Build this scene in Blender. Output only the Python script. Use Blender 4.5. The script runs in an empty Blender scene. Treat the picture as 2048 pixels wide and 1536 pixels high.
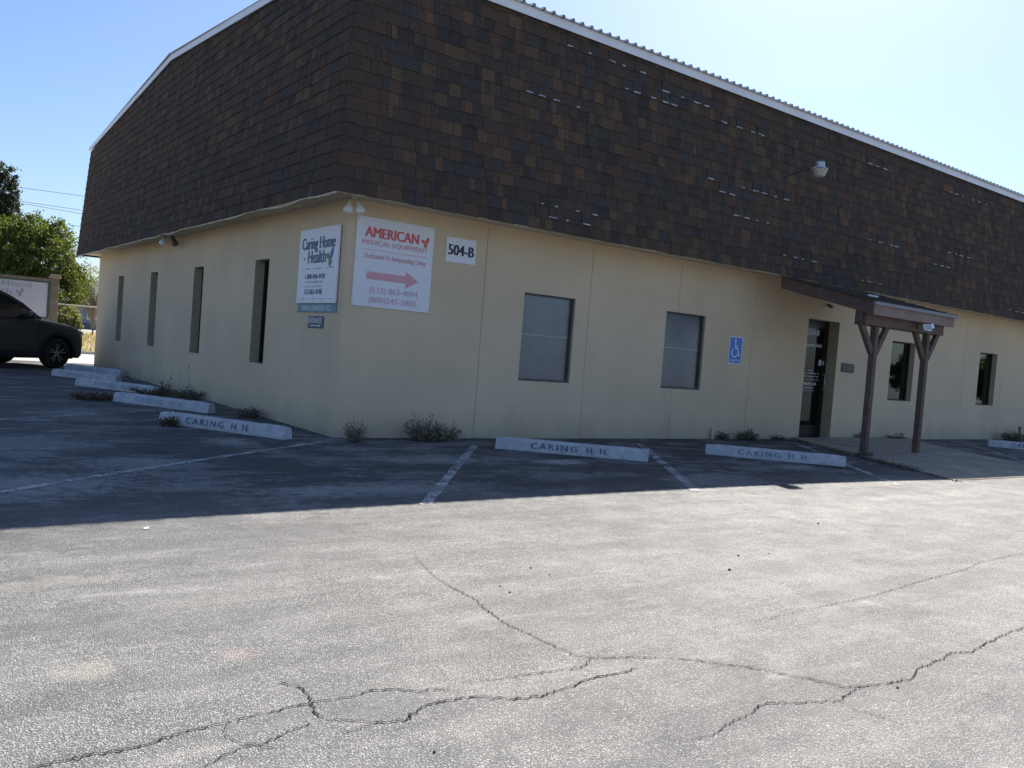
import bpy, math, random
from mathutils import Vector, Matrix
import numpy as np
random.seed(7); RNG = np.random.default_rng(11)
sc = bpy.context.scene
COL = sc.collection
R = math.radians

# ------------------------------------------------------------------ camera
CAM = Vector((-4.045, -8.698, 1.10))
YAW, PITCH, ROLL, FPX = -0.6383, -0.03716, 0.0775, 1697.2
_f0 = Vector((-math.sin(YAW), math.cos(YAW), 0)); _r0 = Vector((math.cos(YAW), math.sin(YAW), 0)); _u0 = Vector((0, 0, 1))
FWD = _f0*math.cos(PITCH) + _u0*math.sin(PITCH); _u1 = _u0*math.cos(PITCH) - _f0*math.sin(PITCH)
RIGHT = _r0*math.cos(ROLL) + _u1*math.sin(ROLL); UP = _u1*math.cos(ROLL) - _r0*math.sin(ROLL)
cd = bpy.data.cameras.new('camera'); cam = bpy.data.objects.new('camera', cd); COL.objects.link(cam)
m3 = Matrix((RIGHT, UP, -FWD)).transposed()
cam.matrix_world = Matrix.Translation(CAM) @ m3.to_4x4()
cd.sensor_width = 36; cd.lens = FPX/2048*36; cd.clip_end = 2000; cd.clip_start = .05
sc.camera = cam

# ------------------------------------------------------------------ light
SUN = Vector((.87, .60, 1)).normalized()
EL = math.asin(SUN.z); AZ = math.atan2(SUN.x, SUN.y)
w = bpy.data.worlds.new('World'); sc.world = w; w.use_nodes = True
nt = w.node_tree; nt.nodes.clear()
sky = nt.nodes.new('ShaderNodeTexSky'); sky.sky_type = 'NISHITA'; sky.sun_disc = False
sky.sun_elevation = EL; sky.sun_rotation = AZ; sky.air_density = 1.0; sky.dust_density = .9; sky.ozone_density = 2.6
bg = nt.nodes.new('ShaderNodeBackground'); bg.inputs['Strength'].default_value = .066
ou = nt.nodes.new('ShaderNodeOutputWorld')
wb = nt.nodes.new('ShaderNodeMix'); wb.data_type = 'RGBA'; wb.blend_type = 'MULTIPLY'; wb.inputs[0].default_value = 1   # the camera's cool white balance
wb.inputs[7].default_value = (.90, .985, 1.14, 1); nt.links.new(sky.outputs[0], wb.inputs[6]); nt.links.new(wb.outputs[2], bg.inputs[0]); nt.links.new(bg.outputs[0], ou.inputs[0])
sd = bpy.data.lights.new('sun', 'SUN'); sd.energy = 5.0; sd.angle = R(.5); sd.color = (1, .94, .84)
so = bpy.data.objects.new('sun', sd); COL.objects.link(so); so.location = (20, 15, 25)
so.rotation_euler = SUN.to_track_quat('Z', 'Y').to_euler()
sc.view_settings.view_transform = 'Standard'; sc.view_settings.look = 'None'
sc.view_settings.exposure = 1.08; sc.view_settings.gamma = 1; sc.view_settings.use_curve_mapping = False

# ------------------------------------------------------------------ helpers
def sl(c):
    return tuple(((x/255)/12.92 if x/255 <= .04045 else ((x/255+.055)/1.055)**2.4) for x in c)
def mat(name, col, rough=.7, metal=0, var=.12, scale=6, bump=0, bscale=60, spec=.5, noise2=None):
    m = bpy.data.materials.new(name); m.use_nodes = True; n = m.node_tree; N = n.nodes; L = n.links
    b = N['Principled BSDF']; b.inputs['Roughness'].default_value = rough; b.inputs['Metallic'].default_value = metal
    b.inputs['Specular IOR Level'].default_value = spec
    g = N.new('ShaderNodeNewGeometry')
    t = N.new('ShaderNodeTexNoise'); t.inputs['Scale'].default_value = scale; t.inputs['Detail'].default_value = 5
    L.new(g.outputs['Position'], t.inputs['Vector'])
    mx = N.new('ShaderNodeMix'); mx.data_type = 'RGBA'
    mx.inputs[6].default_value = (*[c*(1-var) for c in col], 1); mx.inputs[7].default_value = (*[min(1, c*(1+var)) for c in col], 1)
    rp = N.new('ShaderNodeValToRGB'); rp.color_ramp.elements[0].position = .35; rp.color_ramp.elements[1].position = .65
    L.new(t.outputs[0], rp.inputs[0]); L.new(rp.outputs[0], mx.inputs[0]); L.new(mx.outputs[2], b.inputs['Base Color'])
    if bump:
        t2 = N.new('ShaderNodeTexNoise'); t2.inputs['Scale'].default_value = bscale; t2.inputs['Detail'].default_value = 4
        L.new(g.outputs['Position'], t2.inputs['Vector'])
        bp = N.new('ShaderNodeBump'); bp.inputs['Strength'].default_value = bump; bp.inputs['Distance'].default_value = .02
        L.new(t2.outputs[0], bp.inputs['Height']); L.new(bp.outputs[0], b.inputs['Normal'])
    return m

class MB:
    def __init__(s): s.v = []; s.f = []; s.m = []
    def add(s, vs, fs, mi=0):
        o = len(s.v); s.v += [tuple(v) for v in vs]; s.f += [tuple(i+o for i in f) for f in fs]; s.m += [mi]*len(fs)
        return s
    def box(s, a, b, mi=0, M=None):
        x0, y0, z0 = a; x1, y1, z1 = b
        vs = [Vector(p) for p in ((x0,y0,z0),(x1,y0,z0),(x1,y1,z0),(x0,y1,z0),(x0,y0,z1),(x1,y0,z1),(x1,y1,z1),(x0,y1,z1))]
        if M is not None: vs = [M @ v for v in vs]
        return s.add(vs, [(0,3,2,1),(4,5,6,7),(0,1,5,4),(1,2,6,5),(2,3,7,6),(3,0,4,7)], mi)
    def bar(s, p, q, w, h, up=(0, 0, 1), mi=0):
        p, q = Vector(p), Vector(q); d = (q-p); L = d.length; d.normalize(); u = Vector(up)
        r = d.cross(u).normalized(); u = r.cross(d).normalized()
        vs = []
        for c in (p, q):
            for a, b in ((-1,-1),(1,-1),(1,1),(-1,1)): vs.append(c + r*(a*w/2) + u*(b*h/2))
        return s.add(vs, [(3,2,1,0),(4,5,6,7),(0,1,5,4),(1,2,6,5),(2,3,7,6),(3,0,4,7)], mi)
    def tube(s, pts, rad, n=8, mi=0, caps=True):
        pts = [Vector(p) for p in pts]; k = len(pts); rad = rad if isinstance(rad, (list, tuple)) else [rad]*k
        o = len(s.v); ref = Vector((0, 0, 1))
        for i, p in enumerate(pts):
            d = (pts[min(i+1, k-1)] - pts[max(i-1, 0)]).normalized()
            r = d.cross(ref)
            if r.length < .05: r = d.cross(Vector((1, 0, 0)))
            r.normalize(); u = r.cross(d)
            for j in range(n):
                a = 2*math.pi*j/n; s.v.append(tuple(p + (r*math.cos(a) + u*math.sin(a))*rad[i]))
        for i in range(k-1):
            for j in range(n):
                a = o+i*n+j; b = o+i*n+(j+1) % n; s.f.append((a, b, b+n, a+n)); s.m.append(mi)
        if caps:
            s.f.append(tuple(o+j for j in range(n))[::-1]); s.f.append(tuple(o+(k-1)*n+j for j in range(n))); s.m += [mi, mi]
        return s
    def lathe(s, prof, n=20, mi=0, M=None, caps=True):
        o = len(s.v); M = M or Matrix()
        for r_, z in prof:
            for j in range(n):
                a = 2*math.pi*j/n; s.v.append(tuple(M @ Vector((r_*math.cos(a), r_*math.sin(a), z))))
        for i in range(len(prof)-1):
            for j in range(n):
                a = o+i*n+j; b = o+i*n+(j+1) % n; s.f.append((a, b, b+n, a+n)); s.m.append(mi)
        if not caps: return s
        s.f.append(tuple(o+j for j in range(n))[::-1]); s.f.append(tuple(o+(len(prof)-1)*n+j for j in range(n))); s.m += [mi, mi]
        return s
    def prism(s, pts2, O, U, V, N, t0, t1, mi=0):
        # polygon in plane (U,V) from O, between offsets t0..t1 along N
        O, U, V, N = map(Vector, (O, U, V, N)); k = len(pts2)
        vs = [O+U*a+V*b+N*t0 for a, b in pts2] + [O+U*a+V*b+N*t1 for a, b in pts2]
        fs = [tuple(range(k))[::-1], tuple(range(k, 2*k))] + [(i, (i+1) % k, (i+1) % k+k, i+k) for i in range(k)]
        return s.add(vs, fs, mi)
    def text(s, st, O, U, V, N, x, y, width, height, off=.003, bold=0., mi=0, shear=0, thick=.0012, spacing=1.):
        # text centred at (x,y) in plane frame, fitted to width x height
        cu = bpy.data.curves.new('t', 'FONT'); cu.body = st; cu.shear = shear; cu.fill_mode = 'FRONT'; cu.resolution_u = 3
        cu.space_character = spacing
        ob = bpy.data.objects.new('t', cu); me = bpy.data.meshes.new_from_object(ob)
        P = [v.co.copy() for v in me.vertices]; F = [tuple(p.vertices) for p in me.polygons]
        bpy.data.objects.remove(ob); bpy.data.curves.remove(cu); bpy.data.meshes.remove(me)
        xs = [p.x for p in P]; ys = [p.y for p in P]; w0 = max(xs)-min(xs); h0 = max(ys)-min(ys)
        O, U, V, N = map(Vector, (O, U, V, N))
        for k, dx in enumerate((0,) if not bold else (0, -1, 1)):      # heavier strokes: shifted copies a hair proud of each other
            q = [O + U*(x+((p.x-min(xs))/w0-.5)*width+dx*bold*height*.9) + V*(y+((p.y-min(ys))/h0-.5)*height) + N*(off+k*.0005) for p in P]
            s.add(q, F, mi)
        return s
    def build(s, name, mats, parent=None, smooth=False, bevel=0, local=False, **props):
        if not isinstance(mats, (list, tuple)): mats = [mats]
        me = bpy.data.meshes.new(name)
        off = Vector((0, 0, 0))
        if parent is not None and not local: off = root_loc(parent)
        v = [tuple(Vector(p)-off) for p in s.v] if off.length else s.v
        me.from_pydata(v, [], s.f); me.polygons.foreach_set('material_index', s.m)
        if smooth: me.polygons.foreach_set('use_smooth', [True]*len(s.f))
        for m in mats: me.materials.append(m)
        me.update()
        o = bpy.data.objects.new(name, me); COL.objects.link(o)
        if parent is not None: o.parent = parent
        if bevel:
            b = o.modifiers.new('b', 'BEVEL'); b.width = bevel; b.segments = 2; b.limit_method = 'ANGLE'
        for k, val in props.items(): o[k] = val
        return o
def root_loc(o):
    while o.parent is not None: o = o.parent
    return o.location.copy()
def thing(name, label, cat, loc=(0, 0, 0), rz=0, group=None):
    o = bpy.data.objects.new(name, None); COL.objects.link(o); o.location = loc; o.rotation_euler = (0, 0, rz)
    o.empty_display_size = .1
    return tag(o, label, cat, group)
def tag(o, label, cat, group=None):
    o['label'] = label; o['category'] = cat
    if group: o['group'] = group
    return o
def copy_tree(o, parent=None):
    c = o.copy(); COL.objects.link(c); c.parent = parent
    for ch in list(o.children): copy_tree(ch, c)
    return c
def sstep(a, b, x): t = max(0, min(1, (x-a)/(b-a))); return t*t*(3-2*t)
def gz(x, y):
    h = .0019*(x-1.9)**2 if x > 1.9 else .0010*(x-1.9)**2
    return -min(h, .05)*sstep(-.9, -3.6, y)
def raw(name, V, F, mats, parent=None, smooth=False, mi=None):
    V = np.asarray(V, np.float32).reshape(-1, 3); F = np.asarray(F, np.int32)
    if parent is not None: V = V - np.array(root_loc(parent), np.float32)
    me = bpy.data.meshes.new(name); k = F.shape[1]
    me.vertices.add(len(V)); me.vertices.foreach_set('co', V.ravel())
    me.loops.add(F.size); me.loops.foreach_set('vertex_index', F.ravel())
    me.polygons.add(len(F)); me.polygons.foreach_set('loop_start', np.arange(0, F.size, k, dtype=np.int32))
    if mi is not None: me.polygons.foreach_set('material_index', np.asarray(mi, np.int32))
    for m in (mats if isinstance(mats, (list, tuple)) else [mats]): me.materials.append(m)
    me.update(calc_edges=True); me.validate()
    o = bpy.data.objects.new(name, me); COL.objects.link(o)
    if parent is not None: o.parent = parent
    return o

# ------------------------------------------------------------------ materials
def asphalt():
    m = bpy.data.materials.new('worn_asphalt'); m.use_nodes = True; n = m.node_tree; N = n.nodes; L = n.links
    b = N['Principled BSDF']; b.inputs['Specular IOR Level'].default_value = .3
    g = N.new('ShaderNodeNewGeometry'); P = g.outputs['Position']
    def noise(sc_, det=4, vec=None, rough=.5):
        t = N.new('ShaderNodeTexNoise'); t.inputs['Scale'].default_value = sc_; t.inputs['Detail'].default_value = det; t.inputs['Roughness'].default_value = rough
        L.new(vec or P, t.inputs['Vector']); return t.outputs[0]
    def ramp(x, a, c, ca=(0, 0, 0, 1), cb=(1, 1, 1, 1)):
        r = N.new('ShaderNodeValToRGB'); r.color_ramp.elements[0].position = a; r.color_ramp.elements[1].position = c
        r.color_ramp.elements[0].color = ca; r.color_ramp.elements[1].color = cb; L.new(x, r.inputs[0]); return r.outputs[0]
    def mix(f, a, c, mode='MIX'):
        x = N.new('ShaderNodeMix'); x.data_type = 'RGBA'; x.blend_type = mode
        for i, q in ((0, f), (6, a), (7, c)):
            if isinstance(q, (tuple, float, int)): x.inputs[i].default_value = q
            else: L.new(q, x.inputs[i])
        return x.outputs[2]
    def math_(op, a, c):
        x = N.new('ShaderNodeMath'); x.operation = op; x.inputs[2].default_value = .22
        for i, q in ((0, a), (1, c)):
            if isinstance(q, (float, int)): x.inputs[i].default_value = q
            else: L.new(q, x.inputs[i])
        return x.outputs[0]
    # stones: coarse aggregate, finer grit between, dark binder
    v = N.new('ShaderNodeTexVoronoi'); v.inputs['Scale'].default_value = 165; L.new(P, v.inputs['Vector'])
    v2 = N.new('ShaderNodeTexVoronoi'); v2.inputs['Scale'].default_value = 340; L.new(P, v2.inputs['Vector'])
    sep = N.new('ShaderNodeSeparateColor'); L.new(v.outputs['Color'], sep.inputs[0]); sep2 = N.new('ShaderNodeSeparateColor'); L.new(v2.outputs['Color'], sep2.inputs[0])
    stone = ramp(sep.outputs[0], .0, 1.0, (.075, .075, .078, 1), (.57, .555, .53, 1))
    grit = ramp(sep2.outputs[0], .35, 1., (.07, .07, .072, 1), (.42, .40, .365, 1))
    stone = mix(ramp(sep.outputs[1], .45, .55), stone, grit)
    base = mix(ramp(v.outputs['Distance'], .42, .66), stone, (.045, .045, .048, 1))
    film = ramp(noise(.55, 5), .42, .6)
    film2 = ramp(noise(3.1, 8, None, .7), .35, .68)
    c1 = mix(mix(.5, film, film2), (.225, .225, .228, 1), (.36, .352, .34, 1))
    col = mix(math_('MULTIPLY_ADD', film2, .20), base, c1)
    # darker tone in ragged flakes, dense towards the wall, fading out to the driving lane
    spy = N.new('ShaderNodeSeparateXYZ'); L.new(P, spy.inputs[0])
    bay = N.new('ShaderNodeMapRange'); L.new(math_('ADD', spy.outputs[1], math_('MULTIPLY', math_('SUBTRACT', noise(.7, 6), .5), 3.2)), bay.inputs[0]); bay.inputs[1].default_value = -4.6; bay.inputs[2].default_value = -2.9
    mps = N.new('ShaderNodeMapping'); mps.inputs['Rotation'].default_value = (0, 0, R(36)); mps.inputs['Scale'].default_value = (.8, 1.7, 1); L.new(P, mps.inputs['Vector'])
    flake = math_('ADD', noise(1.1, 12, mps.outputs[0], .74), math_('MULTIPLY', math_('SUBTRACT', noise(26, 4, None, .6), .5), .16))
    dark_flake = ramp(flake, .50, .545, (1, 1, 1, 1), (0, 0, 0, 1))
    dark_flakef = math_('MULTIPLY', math_('MULTIPLY', dark_flake, bay.outputs[0]), .84)
    col = mix(dark_flakef, col, (.055, .056, .06, 1))
    # scuffs stretched
    mp = N.new('ShaderNodeMapping'); mp.inputs['Rotation'].default_value = (0, 0, R(38)); mp.inputs['Scale'].default_value = (.7, 3.2, 1); L.new(P, mp.inputs['Vector'])
    sc1 = ramp(noise(1.7, 10, mp.outputs[0], .75), .53, .66)
    sc2 = ramp(noise(9, 6), .42, .62)
    col = mix(math_('MULTIPLY', sc1, math_('MULTIPLY', sc2, .60)), col, (.40, .388, .365, 1))
    # dark grime patches
    dk = ramp(noise(1.05, 6, None, .6), .60, .47)
    dk2 = math_('MULTIPLY', dk, .0)
    dkk = ramp(noise(.9, 10, mp.outputs[0], .72), .42, .54)
    col = mix(math_('MULTIPLY', math_('SUBTRACT', 1., dkk), .34), col, (.062, .063, .066, 1))
    # local stains: x, y, rx, ry, colour, amount
    for (x, y, rx, ry, c_, am) in STAINS:
        s_ = N.new('ShaderNodeVectorMath'); s_.operation = 'SUBTRACT'; L.new(P, s_.inputs[0]); s_.inputs[1].default_value = (x, y, 0)
        q_ = N.new('ShaderNodeVectorMath'); q_.operation = 'MULTIPLY'; L.new(s_.outputs[0], q_.inputs[0]); q_.inputs[1].default_value = (1/rx, 1/ry, 0)
        l_ = N.new('ShaderNodeVectorMath'); l_.operation = 'LENGTH'; L.new(q_.outputs[0], l_.inputs[0])
        d_ = math_('ADD', l_.outputs['Value'], math_('MULTIPLY', math_('SUBTRACT', noise(11, 10, None, .78), .5), 3.4))
        f_ = math_('MULTIPLY', ramp(d_, .25, 1.05, (1, 1, 1, 1), (0, 0, 0, 1)), am)
        col = mix(f_, col, (*c_, 1))
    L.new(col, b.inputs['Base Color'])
    rr = N.new('ShaderNodeMapRange'); L.new(film2, rr.inputs[0]); rr.inputs[3].default_value = .75; rr.inputs[4].default_value = .62
    L.new(rr.outputs[0], b.inputs['Roughness'])
    h = math_('ADD', math_('MULTIPLY', ramp(v.outputs['Distance'], .25, .62), -.7), math_('MULTIPLY', sep.outputs[2], .8))
    h = math_('ADD', h, math_('MULTIPLY', v2.outputs['Distance'], -.45))
    bp = N.new('ShaderNodeBump'); bp.inputs['Strength'].default_value = .85; bp.inputs['Distance'].default_value = .0035
    L.new(h, bp.inputs['Height'])
    bp2 = N.new('ShaderNodeBump'); bp2.inputs['Strength'].default_value = .25; bp2.inputs['Distance'].default_value = .03
    L.new(noise(5, 5), bp2.inputs['Height']); L.new(bp.outputs[0], bp2.inputs['Normal']); L.new(bp2.outputs[0], b.inputs['Normal'])
    return m
STAINS = [(-3.49, -5.76, .11, .13, (.50, .46, .38), .3), (-3.01, -5.83, .09, .06, (.50, .38, .34), .2), (1.66, -1.96, .42, .22, (.52, .50, .47), .75),
          (-1.25, -.35, .32, .45, (.45, .43, .40), .6), (-2.4, -1.6, .6, .35, (.42, .41, .38), .45), (-2.9, -5.2, .5, .12, (.42, .4, .36), .12),
          (-3.4, -4.7, .35, .10, (.50, .47, .40), .2), (.3, -1.6, .8, .35, (.42, .41, .38), .5), (4.8, -2.6, .5, .3, (.42, .41, .38), .5), (-3.2, -2.4, .9, .5, (.40, .39, .37), .55), (-1.0, -3.0, 1.2, .35, (.40, .39, .37), .55),
          (-3.0, -.4, .7, .7, (.38, .37, .35), .45), (-2.2, 2.2, .6, .9, (.36, .35, .33), .4), (2.6, -3.1, .8, .25, (.38, .37, .35), .45), (-.2, -.9, .5, .25, (.40, .39, .36), .45), (6.2, -2.2, .7, .3, (.36, .35, .33), .35), (3.5, -2.7, .16, .22, (.03, .03, .03), .6), (-2.1, -1.0, .18, .14, (.03, .03, .03), .5), (.9, -2.3, .12, .2, (.03, .03, .03), .5), (.6, -4.9, .35, .12, (.11, .105, .10), .4), (2.6, -5.4, .5, .15, (.13, .12, .11), .35)]
M = {}
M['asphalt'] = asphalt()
M['crack'] = mat('crack_dirt_shade', (.035, .032, .029), 1, var=.3, scale=40, spec=.1)  # dirt in the cracks, with the shade inside them painted into the colour
def wall_mat():
    m = mat('tan_painted_stucco', (.76, .61, .42), .9, var=.05, scale=.9, bump=.6, bscale=150, spec=.25)
    N = m.node_tree.nodes; L = m.node_tree.links; b = N['Principled BSDF']
    g = [x for x in N if x.type == 'NEW_GEOMETRY'][0]
    src = b.inputs['Base Color'].links[0].from_socket
    sp = N.new('ShaderNodeSeparateXYZ'); L.new(g.outputs['Position'], sp.inputs[0])
    # rain-splashed grime close to the ground, broken up by noise
    t = N.new('ShaderNodeTexNoise'); t.inputs['Scale'].default_value = 3.5; t.inputs['Detail'].default_value = 7; L.new(g.outputs['Position'], t.inputs['Vector'])
    a = N.new('ShaderNodeMath'); a.operation = 'MULTIPLY_ADD'; L.new(t.outputs[0], a.inputs[0]); a.inputs[1].default_value = -.5; L.new(sp.outputs[2], a.inputs[2])
    r = N.new('ShaderNodeMapRange'); L.new(a.outputs[0], r.inputs[0]); r.inputs[1].default_value = -.25; r.inputs[2].default_value = .12; r.inputs[3].default_value = .32; r.inputs[4].default_value = 0
    mx = N.new('ShaderNodeMix'); mx.data_type = 'RGBA'; L.new(r.outputs[0], mx.inputs[0]); L.new(src, mx.inputs[6]); mx.inputs[7].default_value = (.26, .225, .175, 1)
    # vertical streaks
    mp = N.new('ShaderNodeMapping'); mp.inputs['Scale'].default_value = (2.2, 2.2, .35); L.new(g.outputs['Position'], mp.inputs['Vector'])
    t3 = N.new('ShaderNodeTexNoise'); t3.inputs['Scale'].default_value = 1.6; t3.inputs['Detail'].default_value = 6; L.new(mp.outputs[0], t3.inputs['Vector'])
    r3 = N.new('ShaderNodeMapRange'); L.new(t3.outputs[0], r3.inputs[0]); r3.inputs[1].default_value = .52; r3.inputs[2].default_value = .75; r3.inputs[4].default_value = .07
    mx2 = N.new('ShaderNodeMix'); mx2.data_type = 'RGBA'; L.new(r3.outputs[0], mx2.inputs[0]); L.new(mx.outputs[2], mx2.inputs[6]); mx2.inputs[7].default_value = (.42, .36, .27, 1)
    L.new(mx2.outputs[2], b.inputs['Base Color'])
    return m
M['wall'] = wall_mat()
M['reveal'] = mat('olive_tan_reveal', (.42, .36, .235), .9, var=.06, bump=.3, bscale=150)  # inner faces of the openings, darker and more olive than the wall face
M['soffit'] = mat('soffit_paint', (.60, .53, .40), .85, var=.08, scale=3, bump=.1)
M['white_metal'] = mat('white_metal_trim', (.84, .85, .88), .35, var=.04, scale=2)
M['roof_metal'] = mat('corrugated_roof_metal', (.55, .57, .58), .4, metal=.3, var=.08, scale=2)
SHC = [(.102, .072, .054), (.132, .090, .062), (.082, .066, .056), (.068, .056, .049), (.076, .068, .064), (.150, .094, .062), (.114, .074, .055), (.090, .067, .053)]
SHM = [mat('asphalt_shingle_%s' % n, c, .95, var=.16, scale=40, bump=.5, bscale=420, spec=.15) for n, c in zip(('brown','tan','charcoal','black','slate','rust','redbrown','umber'), SHC)]
M['shback'] = mat('shingle_underlay', (.022, .020, .020), .95, var=.2)
M['scar'] = mat('bare_sealant_strip', (.42, .43, .46), .7, var=.25, scale=60)
M['winframe'] = mat('grey_bronze_window_frame', (.10, .10, .105), .5, metal=.3, var=.1)
M['bronze'] = mat('dark_bronze_aluminium', (.035, .032, .030), .4, metal=.6, var=.1)
M['wood'] = mat('brown_painted_wood', (.125, .082, .066), .75, var=.18, scale=9, bump=.3, bscale=40)
M['fasc'] = mat('brown_painted_fascia', (.25, .185, .16), .75, var=.15, scale=5, bump=.3, bscale=40)
M['drip'] = mat('grey_drip_edge', (.21, .21, .23), .5, var=.1)
M['concrete'] = mat('old_concrete', (.33, .285, .225), .9, var=.18, scale=2.2, bump=.5, bscale=80)
M['stop'] = mat('white_painted_concrete', (.50, .51, .54), .85, var=.14, scale=9, bump=.6, bscale=50)
M['stopink'] = mat('faded_blue_stencil_paint', (.12, .15, .24), .85, var=.35, scale=30)
M['stopink3'] = mat('part_worn_stencil_paint', (.22, .25, .34), .85, var=.35, scale=30)
M['stopink2'] = mat('very_faded_stencil_paint', (.33, .37, .47), .85, var=.25, scale=30)
M['line'] = mat('worn_white_line_paint', (.5, .5, .49), .9, var=.3, scale=25)
M['weed'] = mat('weed_leaf', (.14, .14, .09), .8, var=.3, scale=20)
M['weedl'] = mat('pale_weed_leaf', (.23, .22, .15), .8, var=.3, scale=20)
M['weedb'] = mat('dry_weed', (.12, .09, .06), .9, var=.3, scale=20)
M['dead'] = mat('dead_leaves', (.15, .07, .035), .9, var=.4, scale=50)
M['signw'] = mat('white_sign_board', (.80, .80, .84), .45, var=.02, scale=1)
M['red'] = mat('faded_red_print', (.72, .13, .13), .6, var=.05)
M['pink'] = mat('sun_bleached_red_print', (.74, .38, .42), .6, var=.05)
M['pink2'] = mat('paler_bleached_red_print', (.68, .44, .50), .6, var=.05)
M['ink'] = mat('dark_print', (.03, .035, .05), .6)
M['teal'] = mat('slate_teal_print', (.09, .17, .21), .6)
M['tealb'] = mat('teal_board', (.10, .27, .33), .5, var=.04)
M['grey_ink'] = mat('grey_print', (.25, .29, .34), .6)
M['pale_ink'] = mat('pale_grey_print', (.46, .50, .56), .6)
M['navy'] = mat('navy_board', (.055, .075, .13), .5)
M['blue'] = mat('blue_sign_face', (.05, .22, .72), .45, var=.03)
M['white'] = mat('white_print', (.8, .8, .8), .5, var=.02)
M['plaq'] = mat('weathered_plaque', (.06, .05, .052), .5, var=.15)
M['green'] = mat('green_print', (.10, .26, .12), .6)
M['bluep'] = mat('blue_print', (.05, .13, .38), .6)
M['bulb'] = mat('frosted_lamp_glass', (.75, .75, .72), .2, var=.05)
M['fixture'] = mat('pale_lamp_casting', (.55, .52, .42), .5, var=.15, scale=20)
M['darkbulb'] = mat('dark_lamp_socket', (.10, .09, .08), .5)
M['galv'] = mat('galvanised_steel', (.45, .47, .5), .45, metal=.6, var=.1)
M['refr'] = mat('yellowed_lamp_refractor', (.42, .41, .33), .25, var=.12, scale=30)
M['blind'] = mat('pale_window_blind', (.56, .58, .62), .7, var=.04)
M['dark'] = mat('dark_interior', (.03, .028, .026), .9)
M['armp'] = mat('dark_slate_painted_arm', (.075, .075, .08), .9)
M['cable'] = mat('painted_cable', (.5, .45, .33), .6)
M['rock'] = mat('loose_gravel', (.30, .29, .28), .9, var=.5, scale=60)
M['darkrock'] = mat('dark_pebble', (.02, .02, .022), .9, var=.2)
def glass(name, tint=(.5, .53, .55), rough=.02, refl=.07):
    m = bpy.data.materials.new(name); m.use_nodes = True; N = m.node_tree.nodes; L = m.node_tree.links; N.remove(N['Principled BSDF'])
    o = N['Material Output']; t = N.new('ShaderNodeBsdfTransparent'); t.inputs[0].default_value = (*tint, 1)
    g = N.new('ShaderNodeBsdfGlossy'); g.inputs['Roughness'].default_value = rough; g.inputs[0].default_value = (.9, .95, 1, 1)
    lw = N.new('ShaderNodeLayerWeight'); lw.inputs[0].default_value = .5
    pw = N.new('ShaderNodeMath'); pw.operation = 'POWER'; L.new(lw.outputs['Facing'], pw.inputs[0]); pw.inputs[1].default_value = 4
    f = N.new('ShaderNodeMath'); f.operation = 'MULTIPLY_ADD'; L.new(pw.outputs[0], f.inputs[0]); f.inputs[1].default_value = .8; f.inputs[2].default_value = refl; mx = N.new('ShaderNodeMixShader')
    ge = N.new('ShaderNodeNewGeometry'); no = N.new('ShaderNodeTexNoise'); no.inputs['Scale'].default_value = 2.2; bp = N.new('ShaderNodeBump'); bp.inputs['Strength'].default_value = .04; bp.inputs['Distance'].default_value = .02
    L.new(ge.outputs['Position'], no.inputs['Vector']); L.new(no.outputs[0], bp.inputs['Height']); L.new(bp.outputs[0], g.inputs['Normal'])
    L.new(f.outputs[0], mx.inputs[0]); L.new(t.outputs[0], mx.inputs[1]); L.new(g.outputs[0], mx.inputs[2]); L.new(mx.outputs[0], o.inputs[0])
    return m
M['glass'] = glass('tinted_window_glass', (.86, .88, .92), .2, .05); M['doorglass'] = glass('dark_door_glass', (.07, .075, .08), .02, .035); M['glassd'] = glass('dark_tinted_glass', (.07, .075, .08), .02, .07)
def leafm(name, c, tr=.5):
    m = bpy.data.materials.new(name); m.use_nodes = True; N = m.node_tree.nodes; L = m.node_tree.links
    b = N['Principled BSDF']; b.inputs['Roughness'].default_value = .55; o = N['Material Output']
    g = N.new('ShaderNodeNewGeometry'); r = N.new('ShaderNodeValToRGB'); r.color_ramp.elements[0].color = (*[x*.55 for x in c], 1); r.color_ramp.elements[1].color = (*[min(1, x*1.5) for x in c], 1)
    L.new(g.outputs['Random Per Island'], r.inputs[0]); L.new(r.outputs[0], b.inputs['Base Color'])
    t = N.new('ShaderNodeBsdfTranslucent'); hs = N.new('ShaderNodeMix'); hs.data_type = 'RGBA'; hs.blend_type = 'MULTIPLY'; hs.inputs[0].default_value = 1
    L.new(r.outputs[0], hs.inputs[6]); hs.inputs[7].default_value = (1.6, 1.7, .7, 1); L.new(hs.outputs[2], t.inputs[0])
    mx = N.new('ShaderNodeMixShader'); mx.inputs[0].default_value = tr
    L.new(b.outputs[0], mx.inputs[1]); L.new(t.outputs[0], mx.inputs[2]); L.new(mx.outputs[0], o.inputs[0])
    return m
M['leaf'] = leafm('bright_green_leaf', (.072, .092, .021), .47); M['leafd'] = leafm('dark_green_leaf', (.022, .034, .018), .25)
M['twig'] = mat('grey_twigs', (.22, .20, .18), .9); M['bark'] = mat('tree_bark', (.09, .07, .055), .9, bump=.5)
M['leafy'] = leafm('olive_leaf', (.15, .155, .07), .45)
M['drygrass'] = mat('dry_lawn', (.34, .27, .16), .95, var=.3, scale=3, bump=.6, bscale=30)
M['blade'] = leafm('dry_grass_blade', (.28, .23, .13), .4)
M['pave'] = mat('pale_concrete_road', (.40, .39, .37), .9, var=.1, scale=.8, bump=.2)

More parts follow.
